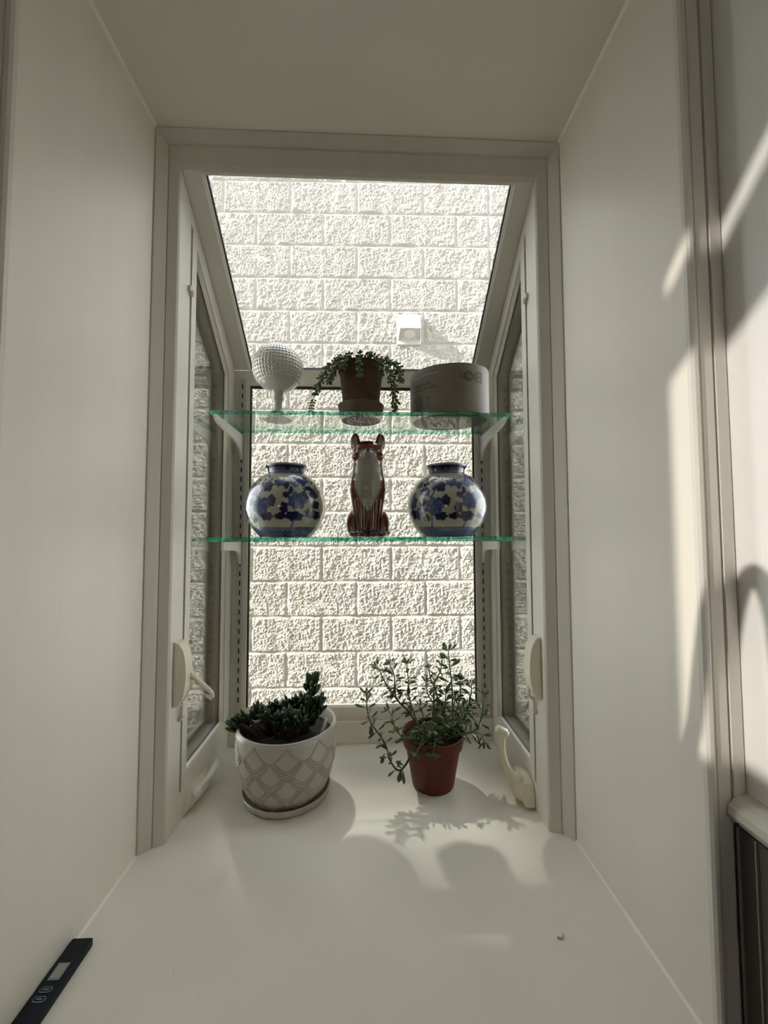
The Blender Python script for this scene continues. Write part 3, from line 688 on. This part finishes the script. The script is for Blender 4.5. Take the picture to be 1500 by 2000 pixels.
b = B(); write(b, 'AIR MAIL', 0.0062, 0.0610, 0.0385, 0.1); write(b, 'FIRST CLASS', 0.0050, 0.0625, 0.0275, 0.1)
b.build('red_stamp_text', P['red_ink'], t, fix=False)
b = B(); strip(b, [(0.020, 0.0930), (0.06, 0.0960), (0.10, 0.0980), (0.13, 0.0985)], 0.0009)
b.build('flap_line', P['tan_plastic'], t, fix=False)

# ------------------------------------------------------------------ lower shelf: two painted vases and a fox
def paint(me, fn):
    a = me.color_attributes.new('paint', 'FLOAT_COLOR', 'POINT')
    for i, v in enumerate(me.vertices): a.data[i].color = (*fn(v.co), 1.0)
WHITE, NAVY, MID, PALE = (0.31, 0.295, 0.235), (0.006, 0.008, 0.040), (0.035, 0.052, 0.130), (0.085, 0.115, 0.185)
FLW = [(500, 770, 135, 135), (985, 700, 128, 125), (980, 420, 135, 95), (745, 450, 85, 65), (310, 870, 52, 85), (1140, 870, 62, 78), (390, 570, 72, 66), (225, 680, 60, 130), (320, 430, 60, 85)]
LVS = [(655, 700, 62, 88), (590, 905, 95, 62), (352, 715, 42, 62), (408, 940, 52, 62), (592, 500, 72, 92), (505, 515, 42, 44), (770, 905, 88, 46), (950, 905, 122, 72), (820, 795, 62, 84), (842, 490, 42, 62),
       (1100, 520, 60, 40), (1085, 625, 72, 76), (1190, 585, 62, 92), (1215, 745, 42, 64), (1210, 885, 52, 66), (845, 620, 52, 46), (905, 560, 32, 62), (230, 890, 52, 84), (900, 385, 40, 30)]
BUD = [(580, 362, 18, 24), (535, 402, 17, 22), (622, 405, 18, 22), (515, 452, 20, 22), (440, 398, 16, 26), (430, 452, 18, 22), (388, 470, 18, 24), (1140, 430, 16, 28), (1185, 470, 16, 26)]
STM = [(470, 880, 482, 1060), (935, 980, 895, 1055), (465, 640, 525, 535), (400, 610, 465, 655), (580, 380, 585, 480), (400, 480, 400, 560)]
def vase_paint(co):
    x, y, z = co; r = math.hypot(x, y) + 1e-6
    X = 740 + 580*x/0.0945; Z = 1190 - z/0.1720*1040
    if z > 0.1685: return (0.22, 0.235, 0.27)
    if Z < 245: return NAVY
    th = math.atan2(x, y)
    if Z < 300:
        return MID if (abs(math.sin(th*9)) * 40 > abs(Z - 272)) and int(th*60) % 2 else PALE
    if Z > 1048:
        k = math.sin(th*46 + 0.02*Z) ; q = math.sin(Z*0.09 + 3*math.sin(th*46))
        return PALE if k*q > 0.25 else (MID if Z > 1064 else NAVY)
    for cx_, cz_, rx, rz in FLW:
        u_, v_ = (X-cx_)/rx, (Z-cz_)/rz; d = math.hypot(u_, v_)
        if d < 1.2:
            a_ = math.atan2(v_, u_)
            if d < 0.90 + 0.10*math.cos(a_*7):
                pet = math.sin(a_*4 + 6*d) * math.cos(d*11 + math.sin(a_*3))
                return NAVY if d > 0.87 + 0.08*math.cos(a_*7) else ((0.025, 0.04, 0.13) if pet < -0.35 else (PALE if pet > 0.55 else MID))
    for cx_, cz_, rx, rz in LVS:
        u_, v_ = (X-cx_)/rx, (Z-cz_)/rz; d = math.hypot(u_, v_)
        if d < 1.25 and d < 0.92 + 0.10*math.cos(math.atan2(v_, u_)*(4 + int(cx_) % 3) + cx_): return NAVY
    for cx_, cz_, rx, rz in BUD:
        if math.hypot((X-cx_)/rx, (Z-cz_)/rz) < 1: return NAVY
    for ax, az, bx_, bz in STM:
        t_ = max(0, min(1, ((X-ax)*(bx_-ax) + (Z-az)*(bz-az))/((bx_-ax)**2 + (bz-az)**2)))
        if math.hypot(X-ax-t_*(bx_-ax), Z-az-t_*(bz-az)) < 9: return (0.03, 0.045, 0.12)
    return WHITE
vprof = [(0.0595, 0.0), (0.0605, 0.002), (0.0700, 0.0120), (0.0800, 0.0255), (0.0880, 0.0420), (0.0930, 0.0580), (0.0945, 0.0720), (0.0925, 0.0890), (0.0865, 0.1070), (0.0765, 0.1240),
         (0.0640, 0.1385), (0.0520, 0.1475), (0.0450, 0.1510), (0.0436, 0.1550), (0.0440, 0.1620), (0.0475, 0.1660), (0.0492, 0.1690), (0.0488, 0.1722), (0.0462, 0.1728), (0.0420, 0.1700), (0.0405, 0.150)]
pv = smoothline([(r, 0, z) for r, z in vprof], 9)
b = B().lathe([(p.x, p.z) for p in pv], seg=330)
va = b.build('ginger_vase', P['vase'], None, True)
paint(va.data, vase_paint)
va.location = (-0.1946, 0.9745, 0.5455); va.rotation_euler = (0, 0, PI)
# the painter works on +y, turned to face the room
def mirror_paint(co): return vase_paint(Vector((-co.x, co.y, co.z)))
for i, v in enumerate(va.data.vertices): va.data.color_attributes['paint'].data[i].color = (*mirror_paint(v.co), 1)
tag(va, 'round blue and white painted vase left of the fox', 'vase', 'pair of blue and white vases')
vb = va.copy(); COL.objects.link(vb); vb.location = (0.1927, 0.9660, 0.5455); vb.rotation_euler = (0, 0, PI - 0.06)
tag(vb, 'round blue and white painted vase right of the fox', 'vase', 'pair of blue and white vases')

# fox: shapes fused by voxel remesh into one glazed body
b = B()
sec = [  # z, half width, half depth, y centre
    (0.000, 0.030, 0.036, 0.004), (0.012, 0.031, 0.037, 0.004), (0.040, 0.029, 0.034, 0.004), (0.070, 0.030, 0.032, 0.002), (0.095, 0.0330, 0.031, -0.001), (0.115, 0.0350, 0.031, -0.004),
    (0.135, 0.0335, 0.030, -0.005), (0.155, 0.0305, 0.029, -0.004), (0.175, 0.0285, 0.027, -0.002), (0.195, 0.0278, 0.027, -0.002), (0.210, 0.0290, 0.029, -0.002), (0.222, 0.0285, 0.029, 0.0), (0.232, 0.022, 0.024, 0.004), (0.237, 0.010, 0.012, 0.006)]
rows = []
for z, a_, d_, yc in sec:
    rows.append([b.b.verts.new((a_*math.cos(2*PI*k/32), yc + d_*math.sin(2*PI*k/32), z)) for k in range(32)])
for a_, c_ in zip(rows, rows[1:]):
    for k in range(32): b.b.faces.new((a_[k], a_[(k+1) % 32], c_[(k+1) % 32], c_[k]))
b.b.faces.new(rows[0][::-1]); b.b.faces.new(rows[-1])
for s in (-1, 1):
    b.ball((s*0.0245, 0.014, 0.032), (0.0180, 0.027, 0.036), 20, 14)                 # haunch
    b.ball((s*0.0240, -0.022, 0.0075), (0.0120, 0.017, 0.0085), 16, 10)              # hind paw
    b.ball((s*0.0105, -0.030, 0.0080), (0.0095, 0.0140, 0.0085), 16, 10)             # fore paw
    b.tube([(s*0.0120, -0.022, 0.090), (s*0.0115, -0.026, 0.050), (s*0.0105, -0.027, 0.010)], [0.014, 0.0100, 0.0085], 14)
    # cupped ear
    b.tube([(s*0.0205, 0.006, 0.212), (s*0.0235, 0.004, 0.228), (s*0.0250, 0.003, 0.244), (s*0.0245, 0.003, 0.2540), (s*0.0240, 0.003, 0.2575)], [0.0090, 0.0105, 0.0088, 0.0050, 0.0015], 16)
    b.ball((s*0.0205, -0.010, 0.1960), (0.0105, 0.0140, 0.0130), 14, 10)              # cheek ruff
b.tube([(0, -0.018, 0.198), (0, -0.034, 0.2005), (0, -0.046, 0.2025), (0, -0.052, 0.2035)], [0.0165, 0.0120, 0.0082, 0.0040], 18)   # muzzle lifted
b.ball((0, -0.0525, 0.2060), (0.0042, 0.0036, 0.0034), 10, 8)
b.tube([(0.030, 0.030, 0.012), (0.036, 0.010, 0.010), (0.034, -0.006, 0.009)], [0.009, 0.009, 0.005], 12)       # tail end tucked round
fx = b.build('fox_figurine', P['fox'])
md = fx.modifiers.new('fuse', 'REMESH'); md.mode = 'VOXEL'; md.voxel_size = 0.0013
ms = fx.modifiers.new('soft', 'SMOOTH'); ms.iterations = 7; ms.factor = 0.5
me = bpy.data.meshes.new_from_object(fx.evaluated_get(bpy.context.evaluated_depsgraph_get()))
fx.modifiers.clear(); fx.data = me; me.name = 'fox_figurine'; me.materials.clear(); me.materials.append(P['fox'])
for p in me.polygons: p.use_smooth = True
def fox_paint(co):
    x, y, z = co
    rust, dark, white, black = (0.165, 0.036, 0.009), (0.050, 0.009, 0.004), (0.27, 0.25, 0.205), (0.006, 0.005, 0.005)
    front = y < -0.002
    if Vector((x, y + 0.0525, z - 0.2060)).length < 0.0062 and y < -0.048: return black
    for s in (-1, 1):
        if y < -0.012 and math.hypot(x - s*0.0135, z - 0.2130) < 0.0035: return black
        if z > 0.226 and y < 0.001 and abs(x - s*0.0243) < 0.0052*max(0, (0.252 - z)/0.026)**0.5: return (0.30, 0.22, 0.17)
    if y < -0.020 and 0.180 < z < 0.2020 and abs(x) < 0.0100: return white
    if front and 0.062 < z < 0.197:
        hw = 0.0245 if z > 0.118 else 0.0245*max(0, (z - 0.062)/0.056)**0.75
        if z > 0.165: hw = 0.0150 + 0.0095*max(0, (0.200 - z)/0.035)
        e = abs(x) - hw
        if e < -0.002: return white
        if e < 0.0025:
            f_ = (e + 0.002)/0.0045; return tuple(white[i]*(1-f_) + rust[i]*f_ for i in range(3))
    f_ = max(0.0, min(1.0, (0.085 - z)/0.06)) if abs(x) < 0.026 and y < 0 else 0.15*max(0, (0.05-z)/0.05)
    if z > 0.226 : f_ = 0.35
    n_ = 0.85 + 0.3*noise.noise(Vector((x*90, y*90, z*40)))
    return tuple((rust[i]*(1-f_) + dark[i]*f_)*n_ for i in range(3))
paint(me, fox_paint)
fx.location = (0.0020, 0.9780, 0.5455); fx.scale = (1.26, 1.10, 0.99)
tag(fx, 'glazed brown fox figurine sitting with its muzzle raised between the vases', 'figurine')

# ------------------------------------------------------------------ sill: left pot with finger-leaved succulent
def scale_pot():
    b = B(); nu = 640; cols = []
    pr_ = smoothline([(0.0700, 0, 0.0), (0.0755, 0, 0.004), (0.0870, 0, 0.022), (0.0960, 0, 0.045), (0.1015, 0, 0.075), (0.1045, 0, 0.105), (0.1048, 0, 0.130), (0.1035, 0, 0.1385), (0.1030, 0, 0.142)], 24)
    nscale = 10; rowh = 0.0285; top0 = 0.1030
    rows = []
    for j, p in enumerate(pr_):
        row = []
        for i in range(nu):
            th = 2*PI*i/nu; r, z = p.x, p.z; h = 0.0; gr = 0.0
            if z < 0.139:
                for rr in range(6):
                    tip = top0 - rr*rowh
                    u_ = (th/(2*PI)*nscale + 0.5*(rr % 2) + 0.20) % 1.0; u_ = abs(2*u_ - 1)
                    edge = tip + rowh*1.06*u_**1.55
                    if z >= edge:
                        d = z - edge
                        h = 0.0026*math.exp(-((d - 0.0020)/0.0013)**2)
                        if rr > 0:
                            h += 0.0021*math.exp(-((d - 0.0085)/0.0016)**2) + 0.0021*math.exp(-((d - 0.0148)/0.0016)**2)
                            if d > 0.0180: h += 0.0012
                        else: h += 0.0012 if d > 0.0035 else 0
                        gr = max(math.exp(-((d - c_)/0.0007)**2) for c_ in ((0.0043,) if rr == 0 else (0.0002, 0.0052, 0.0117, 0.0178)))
                        break
            rr_ = r + h
            row.append(b.b.verts.new((rr_*math.cos(th), rr_*math.sin(th), z)))
            cols.append(gr)
        rows.append(row)
    for rr_, z in ((0.1010, 0.1432), (0.0990, 0.1425), (0.0975, 0.139), (0.0965, 0.105)):
        rows.append([b.b.verts.new((rr_*math.cos(2*PI*i/nu), rr_*math.sin(2*PI*i/nu), z)) for i in range(nu)])
    for a_, c_ in zip(rows, rows[1:]):
        for i in range(nu): b.b.faces.new((a_[i], a_[(i+1) % nu], c_[(i+1) % nu], c_[i]))
    b.b.faces.new(rows[0][::-1])
    return b, cols
t = thing('finger_succulent', 'dark finger-leaved succulent in a cream pot with raised scale pattern', 'plant', (-0.1730, 0.9020, 0.0))
B().lathe([(0.080, 0.0), (0.0850, 0.001), (0.0905, 0.006), (0.0925, 0.013), (0.0930, 0.0165), (0.0915, 0.0175), (0.0890, 0.0165), (0.0870, 0.010), (0.080, 0.0062), (0.02, 0.006)], seg=96).build('saucer', P['saucer_white'], t, 'auto')
pb_, pcols = scale_pot(); po = pb_.build('pot', P['stone_pot'], t, True)
pa = po.data.color_attributes.new('paint', 'FLOAT_COLOR', 'POINT')
for i in range(len(po.data.vertices)):
    g_ = pcols[i] if i < len(pcols) else 0.0
    pa.data[i].color = (0.46 - 0.25*g_, 0.435 - 0.24*g_, 0.37 - 0.215*g_, 1)   # colour darkened along the grooves
po; po.location = (0, 0, 0.0065)
b = B(); rows = []
for j in range(11):
    r = 0.0968*j/10 + 0.0005
    rows.append([b.b.verts.new((r*math.cos(2*PI*k/60), r*math.sin(2*PI*k/60), 0.1205 + 0.004*noise.noise(Vector((r*math.cos(2*PI*k/60)*70, r*math.sin(2*PI*k/60)*70, 0))))) for k in range(60)])
for a_, c_ in zip(rows, rows[1:]):
    for k in range(60): b.b.faces.new((a_[k], a_[(k+1) % 60], c_[(k+1) % 60], c_[k]))
b.build('soil', P['soil'], t, True)
fl = leaf_mesh('leaf', P['leaf_dark'], 8, 6, 1.5, 0.85)
def leaf(parent, me, base, d, ln, wd, up=None):
    o = bpy.data.objects.new('leaf', me); COL.objects.link(o); o.parent = parent
    o.matrix_local = leaf_mtx(base, d, ln, wd, up); return o
# stems then leaves; clump leans left, a crest stands on the right
clump = []
for k in range(26):
    k = k*16/25
    x = -0.082 + 0.135*k/16
    clump.append((x*1.08 - 0.006 + rnd.uniform(-0.006, 0.006), rnd.uniform(-0.046, 0.034), 0.152 + rnd.uniform(-0.008, 0.010) + 0.012*math.sin(PI*k/16) + (0.006 if k > 8 else 0)))
sb = B()
for x, y, z in clump: sb.tube([(x*0.55, y*0.5, 0.118), (x*0.85, y*0.85, z - 0.012), (x, y, z)], [0.0045, 0.004, 0.003], 8)
for q in ((0.050, 0.006, 0.206), (0.042, -0.010, 0.192), (0.062, -0.004, 0.188), (0.052, 0.012, 0.222)): sb.tube([(0.040, 0, 0.118), (0.046, 0.0, 0.150), q], [0.007, 0.006, 0.004], 8)
sb.build('stems', P['stem_brown'], t, True)
for x, y, z in clump:
    for q in range(8):
        a_ = 2*PI*q/8 + rnd.random(); tl = rnd.uniform(0.15, 0.85)
        d = Vector((math.cos(a_)*tl + x*6.0, math.sin(a_)*tl*0.8 - 0.22, 1.0 - 0.35*tl))
        ln = rnd.uniform(0.024, 0.034)
        leaf(t, fl, (x, y, z - rnd.uniform(0.004, 0.014)), d, ln, rnd.uniform(0.0080, 0.0105))
for cx_, cy_, cz_ in ((0.050, 0.006, 0.205), (0.042, -0.010, 0.190), (0.064, -0.004, 0.186), (0.052, 0.010, 0.216), (0.030, 0.0, 0.184), (0.062, 0.0, 0.166), (0.042, -0.016, 0.166)):
    for q in range(10):
        a_ = 2*PI*q/10 + rnd.random(); tl = rnd.uniform(0.2, 0.9)
        d = Vector((math.cos(a_)*tl + (cx_ - 0.048)*14, math.sin(a_)*tl*0.8, 1.05 - 0.4*tl))
        leaf(t, fl, (cx_, cy_, cz_ - rnd.uniform(0.002, 0.014)), d, rnd.uniform(0.026, 0.036), rnd.uniform(0.0095, 0.0125))
for q in range(5): leaf(t, fl, (0.0525 + 0.003*(q-2), 0.006, 0.2180), (0.10*(q-2), rnd.uniform(-.1, .1), 1.0), rnd.uniform(0.028, 0.036), 0.0115)
for z_, dx in ((0.140, -1.0), (0.146, -1.0), (0.136, -0.9)): leaf(t, fl, (-0.076, -0.020, z_), (dx, -0.1, 0.0), 0.027, 0.0078)
tg = B().box((-0.0035, -0.0004, 0.0), (0.0035, 0.0004, 0.034)).build('plant_tag', P['white_plastic'])
tg.location = (-0.0990, 0.9020, 0.118); tg.rotation_euler = (-0.15, 0.38, 0.3)
tag(tg, 'white plastic plant tag stuck in the soil of the cream pot', 'plant tag')

# ------------------------------------------------------------------ sill: right red-brown pot with loose branching succulent
t = thing('branching_succulent', 'loose branching green succulent in a plain red-brown flower pot', 'plant', (0.1460, 0.9150, 0.0))
B().lathe([(0.0380, 0.0), (0.0445, 0.001), (0.0460, 0.004), (0.0605, 0.084), (0.0640, 0.0848), (0.0655, 0.0865), (0.0690, 0.112), (0.0680, 0.1135), (0.0655, 0.113), (0.0625, 0.090), (0.0610, 0.086)], seg=72).build('pot', P['redpot'], t, 'auto')
B().lathe([(0.001, 0.1035), (0.03, 0.1045), (0.050, 0.103), (0.0645, 0.1005)], seg=40, cap=False).build('soil', P['soil'], t, True)
jl = leaf_mesh('leaf', P['leaf_jade'], 7, 6, 0.50, 0.45)
# (branch points local to the pot, leaf length, thick brown base?)
BR = [
    ([(-0.02, 0.00, 0.103), (-0.050, 0.006, 0.150), (-0.078, 0.012, 0.178), (-0.083, 0.016, 0.205), (-0.084, 0.018, 0.230), (-0.094, 0.020, 0.2530)], 0.018),
    ([(-0.078, 0.012, 0.178), (-0.098, 0.010, 0.205), (-0.112, 0.008, 0.232), (-0.124, 0.006, 0.2570)], 0.015),
    ([(-0.025, 0.01, 0.103), (-0.050, 0.016, 0.178), (-0.052, 0.018, 0.212), (-0.055, 0.020, 0.2540)], 0.0185),
    ([(-0.03, -0.02, 0.106), (-0.066, -0.042, 0.122), (-0.086, -0.050, 0.142), (-0.094, -0.054, 0.172), (-0.102, -0.056, 0.184)], 0.0145),
    ([(-0.03, -0.03, 0.106), (-0.050, -0.058, 0.104), (-0.066, -0.066, 0.080), (-0.082, -0.066, 0.068), (-0.098, -0.062, 0.085), (-0.110, -0.058, 0.120), (-0.138, -0.052, 0.158), (-0.146, -0.048, 0.186), (-0.148, -0.046, 0.2140)], 0.0185),
    ([(0.00, 0.00, 0.103), (0.006, 0.00, 0.160), (-0.010, 0.00, 0.194), (-0.014, 0.00, 0.222)], 0.0145),
    ([(0.00, 0.01, 0.103), (0.005, 0.014, 0.170), (0.008, 0.016, 0.212), (0.022, 0.018, 0.238), (0.026, 0.020, 0.2640)], 0.0130),
    ([(0.04, 0.01, 0.103), (0.048, 0.012, 0.165), (0.046, 0.014, 0.218), (0.042, 0.016, 0.262), (0.040, 0.016, 0.2830)], 0.0230),
    ([(0.04, 0.02, 0.103), (0.064, 0.022, 0.160), (0.069, 0.024, 0.200), (0.068, 0.024, 0.2170)], 0.0150),
    ([(0.05, 0.00, 0.103), (0.078, 0.002, 0.150), (0.088, 0.004, 0.188), (0.090, 0.004, 0.2120)], 0.0150),
    ([(0.045, -0.01, 0.106), (0.092, -0.012, 0.118), (0.108, -0.012, 0.150), (0.112, -0.012, 0.178), (0.114, -0.012, 0.1940)], 0.0190),
    ([(0.01, 0.01, 0.103), (0.014, 0.02, 0.180), (0.000, 0.024, 0.220), (-0.004, 0.026, 0.2420)], 0.0125),
    ([(0.03, -0.02, 0.105), (0.074, -0.036, 0.126), (0.098, -0.040, 0.124), (0.104, -0.042, 0.110)], 0.0180),
    ([(-0.01, -0.02, 0.103), (-0.026, -0.042, 0.128), (-0.036, -0.050, 0.140)], 0.0160),
    ([(0.00, -0.02, 0.103), (-0.010, -0.044, 0.132), (-0.014, -0.052, 0.142)], 0.0160),
    ([(0.02, -0.02, 0.103), (0.018, -0.040, 0.140), (0.020, -0.048, 0.152)], 0.0160),
    ([(0.02, -0.01, 0.103), (0.034, -0.030, 0.140), (0.040, -0.036, 0.150)], 0.0165),
    ([(0.03, -0.01, 0.103), (0.058, -0.022, 0.150), (0.064, -0.026, 0.166)], 0.0190),
    ([(-0.02, -0.03, 0.104), (-0.036, -0.060, 0.112), (-0.044, -0.066, 0.104)], 0.0150),
    ([(0.00, -0.03, 0.104), (-0.006, -0.060, 0.116), (-0.010, -0.068, 0.104)], 0.0150),
    ([(0.01, 0.0, 0.103), (0.018, -0.010, 0.150), (0.016, -0.014, 0.170)], 0.0150),
    ([(-0.01, 0.0, 0.103), (-0.022, -0.006, 0.148), (-0.028, -0.008, 0.172)], 0.0145),
    ([(0.02, 0.0, 0.103), (0.040, -0.010, 0.155), (0.048, -0.014, 0.185)], 0.0170),
    ([(0.03, 0.01, 0.103), (0.028, 0.00, 0.165), (0.030, -0.004, 0.196)], 0.0160),
    ([(0.04, 0.0, 0.103), (0.072, -0.008, 0.150), (0.080, -0.012, 0.176)], 0.0165)]
jade = []
def spec(p, d, ln, wd, up): jade.append((p, d, ln, wd, up))
for pts, ln0 in BR:
    sm_ = smoothline(pts, 5); n = len(sm_)
    B().tube(sm_, [0.0024 - 0.0013*k/(n-1) for k in range(n)], 6).build('branch', P['stem'] if len(pts) < 6 else P['stem_brown'], t, True)
    cum = [0.0]
    for k in range(1, n): cum.append(cum[-1] + (sm_[k] - sm_[k-1]).length)
    tot_ = cum[-1]; s_ = tot_*0.30; phz = rnd.uniform(0, PI)
    def at(q):
        for k in range(1, n):
            if cum[k] >= q:
                f_ = (q - cum[k-1])/max(1e-6, cum[k] - cum[k-1]); return sm_[k-1].lerp(sm_[k], f_), (sm_[k] - sm_[k-1]).normalized()
        return sm_[-1], (sm_[-1] - sm_[-2]).normalized()
    while s_ < tot_*0.96:
        p, d = at(s_); o_ = d.cross(Vector((0, 1, 0)));  o_ = d.orthogonal() if o_.length < 0.2 else o_; o_.normalize(); v_ = d.cross(o_)
        for q in (0, 1):
            a_ = phz + q*PI + rnd.uniform(-0.35, 0.35); out = o_*math.cos(a_) + v_*math.sin(a_)*0.8
            droop = rnd.uniform(-0.5, 0.25)
            ln = ln0*rnd.uniform(1.05, 1.55)
            spec(p, out + d*0.35 + Vector((0, 0, droop)), ln, ln*rnd.uniform(0.42, 0.54), d)
        phz += PI/2 + rnd.uniform(-0.3, 0.3); s_ += ln0*rnd.uniform(0.62, 0.85)
    p, d = at(tot_)
    for q in range(6):   # tip rosette
        a_ = 2*PI*q/6 + phz; o_ = d.orthogonal().normalized(); v_ = d.cross(o_)
        out = o_*math.cos(a_) + v_*math.sin(a_); k_ = 0.9 if q % 2 else 0.55
        ln = ln0*(1.2 if q % 2 else 0.85)
        spec(p, out*k_ + d*0.65, ln, ln*0.38, d)
# big spatulate leaves hanging on the trailing branch
for p, d, ln in (((-0.075, -0.066, 0.074), (-0.25, -0.1, -1), 0.030), ((-0.070, -0.068, 0.078), (-0.8, -0.2, 0.55), 0.022), ((-0.110, -0.058, 0.100), (-0.3, 0, -1), 0.024), ((-0.138, -0.052, 0.158), (0.0, -0.1, -1), 0.026),
                 ((0.046, 0.014, 0.218), (-0.55, -0.2, -1), 0.030), ((0.046, 0.014, 0.232), (1.0, -0.1, -0.32), 0.032), ((-0.083, 0.016, 0.205), (-0.35, -0.2, -0.9), 0.028), ((-0.083, 0.016, 0.205), (0.7, -0.2, -0.7), 0.024), ((-0.052, 0.018, 0.212), (0, -0.1, -1), 0.026)):
    spec(p, d, ln, ln*0.40, (0, 1, 0.1))
jade.sort(key=lambda q: -q[2])
for q in jade[:290]: leaf(t, jl, *q)
lb = B(); jg = leaf_geo(7, 6, 0.50, 0.45)
for p, d, ln, wd, up in jade[290:]: lb.grow(jg, leaf_mtx(p, d, ln, wd, up))
lo = lb.build('small_leaves', P['leaf_jade'], t, True, fix=False); lo['kind'] = 'stuff'

# ------------------------------------------------------------------ sill: black digital stick against the left wall
t = thing('digital_gauge', 'black digital stick with grey display lying along the left wall', 'gauge', (-0.3840, 0.4600, 0.0))
B().box((-0.0135, -0.058, 0.0), (0.0135, 0.1280, 0.0105), 0.0018).build('body', P['gauge'], t, 'auto')
B().box((-0.0075, 0.0760, 0.0105), (0.0065, 0.0960, 0.0109)).build('display_bezel', P['gauge_print'], t)
B().box((-0.0060, 0.0775, 0.0109), (0.0050, 0.0945, 0.0112)).build('display', P['lcd'], t)
for y in (0.0655, 0.0555):
    b = B(); n = 24
    def rr2(a, bq, r): 
        return [(max(-a+r, min(a-r, a*3*math.cos(2*PI*k/n))) + r*math.cos(2*PI*k/n), max(-bq+r, min(bq-r, bq*3*math.sin(2*PI*k/n))) + r*math.sin(2*PI*k/n)) for k in range(n)]
    b.prism([(p[0] - 0.0005, p[1] + y) for p in rr2(0.0070, 0.0032, 0.0030)], 2, 0.0105, 0.0112)
    bt = b.build('button', P['gauge_print'], t)
    b = B(); b.prism([(p[0] - 0.0005, p[1] + y) for p in rr2(0.0061, 0.0023, 0.0021)], 2, 0.0110, 0.0114); b.build('button_face', P['gauge'], bt)
    b = B(); b.box((-0.0040, y - 0.0006, 0.0114), (0.0030, y + 0.0006, 0.0115)); b.build('button_mark', P['gauge_print'], bt)
# crumb on the sill
b = B(); b.tube(smoothline([(-0.004, 0.001, 0.0012), (0, -0.0012, 0.0016), (0.004, 0.0005, 0.0022), (0.005, 0.003, 0.003)], 4), 0.0011, 6)
cr = b.build('crumb', P['tan_plastic'], None, True); cr.location = (0.2650, 0.5690, 0.0)
tag(cr, 'tiny curled crumb on the bare sill front right', 'crumb')

# ------------------------------------------------------------------ kitchen counter and tap to the left of the niche, out of the picture
ct = B().box((-1.50, -0.25, -0.04), (-0.4420, 0.4400, -0.001), 0.004).build('counter_top', P['counter']); tag(ct, 'stone counter top beside the niche under the tap', 'counter')
t = thing('kitchen_tap', 'steel gooseneck kitchen tap standing on the counter', 'tap', (-0.70, 0.2000, 0.0))
B().lathe([(0.026, -0.001), (0.026, 0.006), (0.018, 0.012), (0.012, 0.03)], seg=32).build('base', P['steel'], t, 'auto')
arch = [(0, 0.0, 0.0), (0, 0.004, 0.20), (0, 0.007, 0.38)] + [(0, y - 0.200, z) for y, z in ((0.2060, 0.440), (0.1990, 0.476), (0.1930, 0.515), (0.1870, 0.548), (0.1815, 0.575), (0.1740, 0.598), (0.1630, 0.6095), (0.1545, 0.598), (0.1490, 0.575), (0.1450, 0.530))]
B().tube(smoothline(arch, 4), 0.0085, 16).build('spout', P['steel'], t, True)
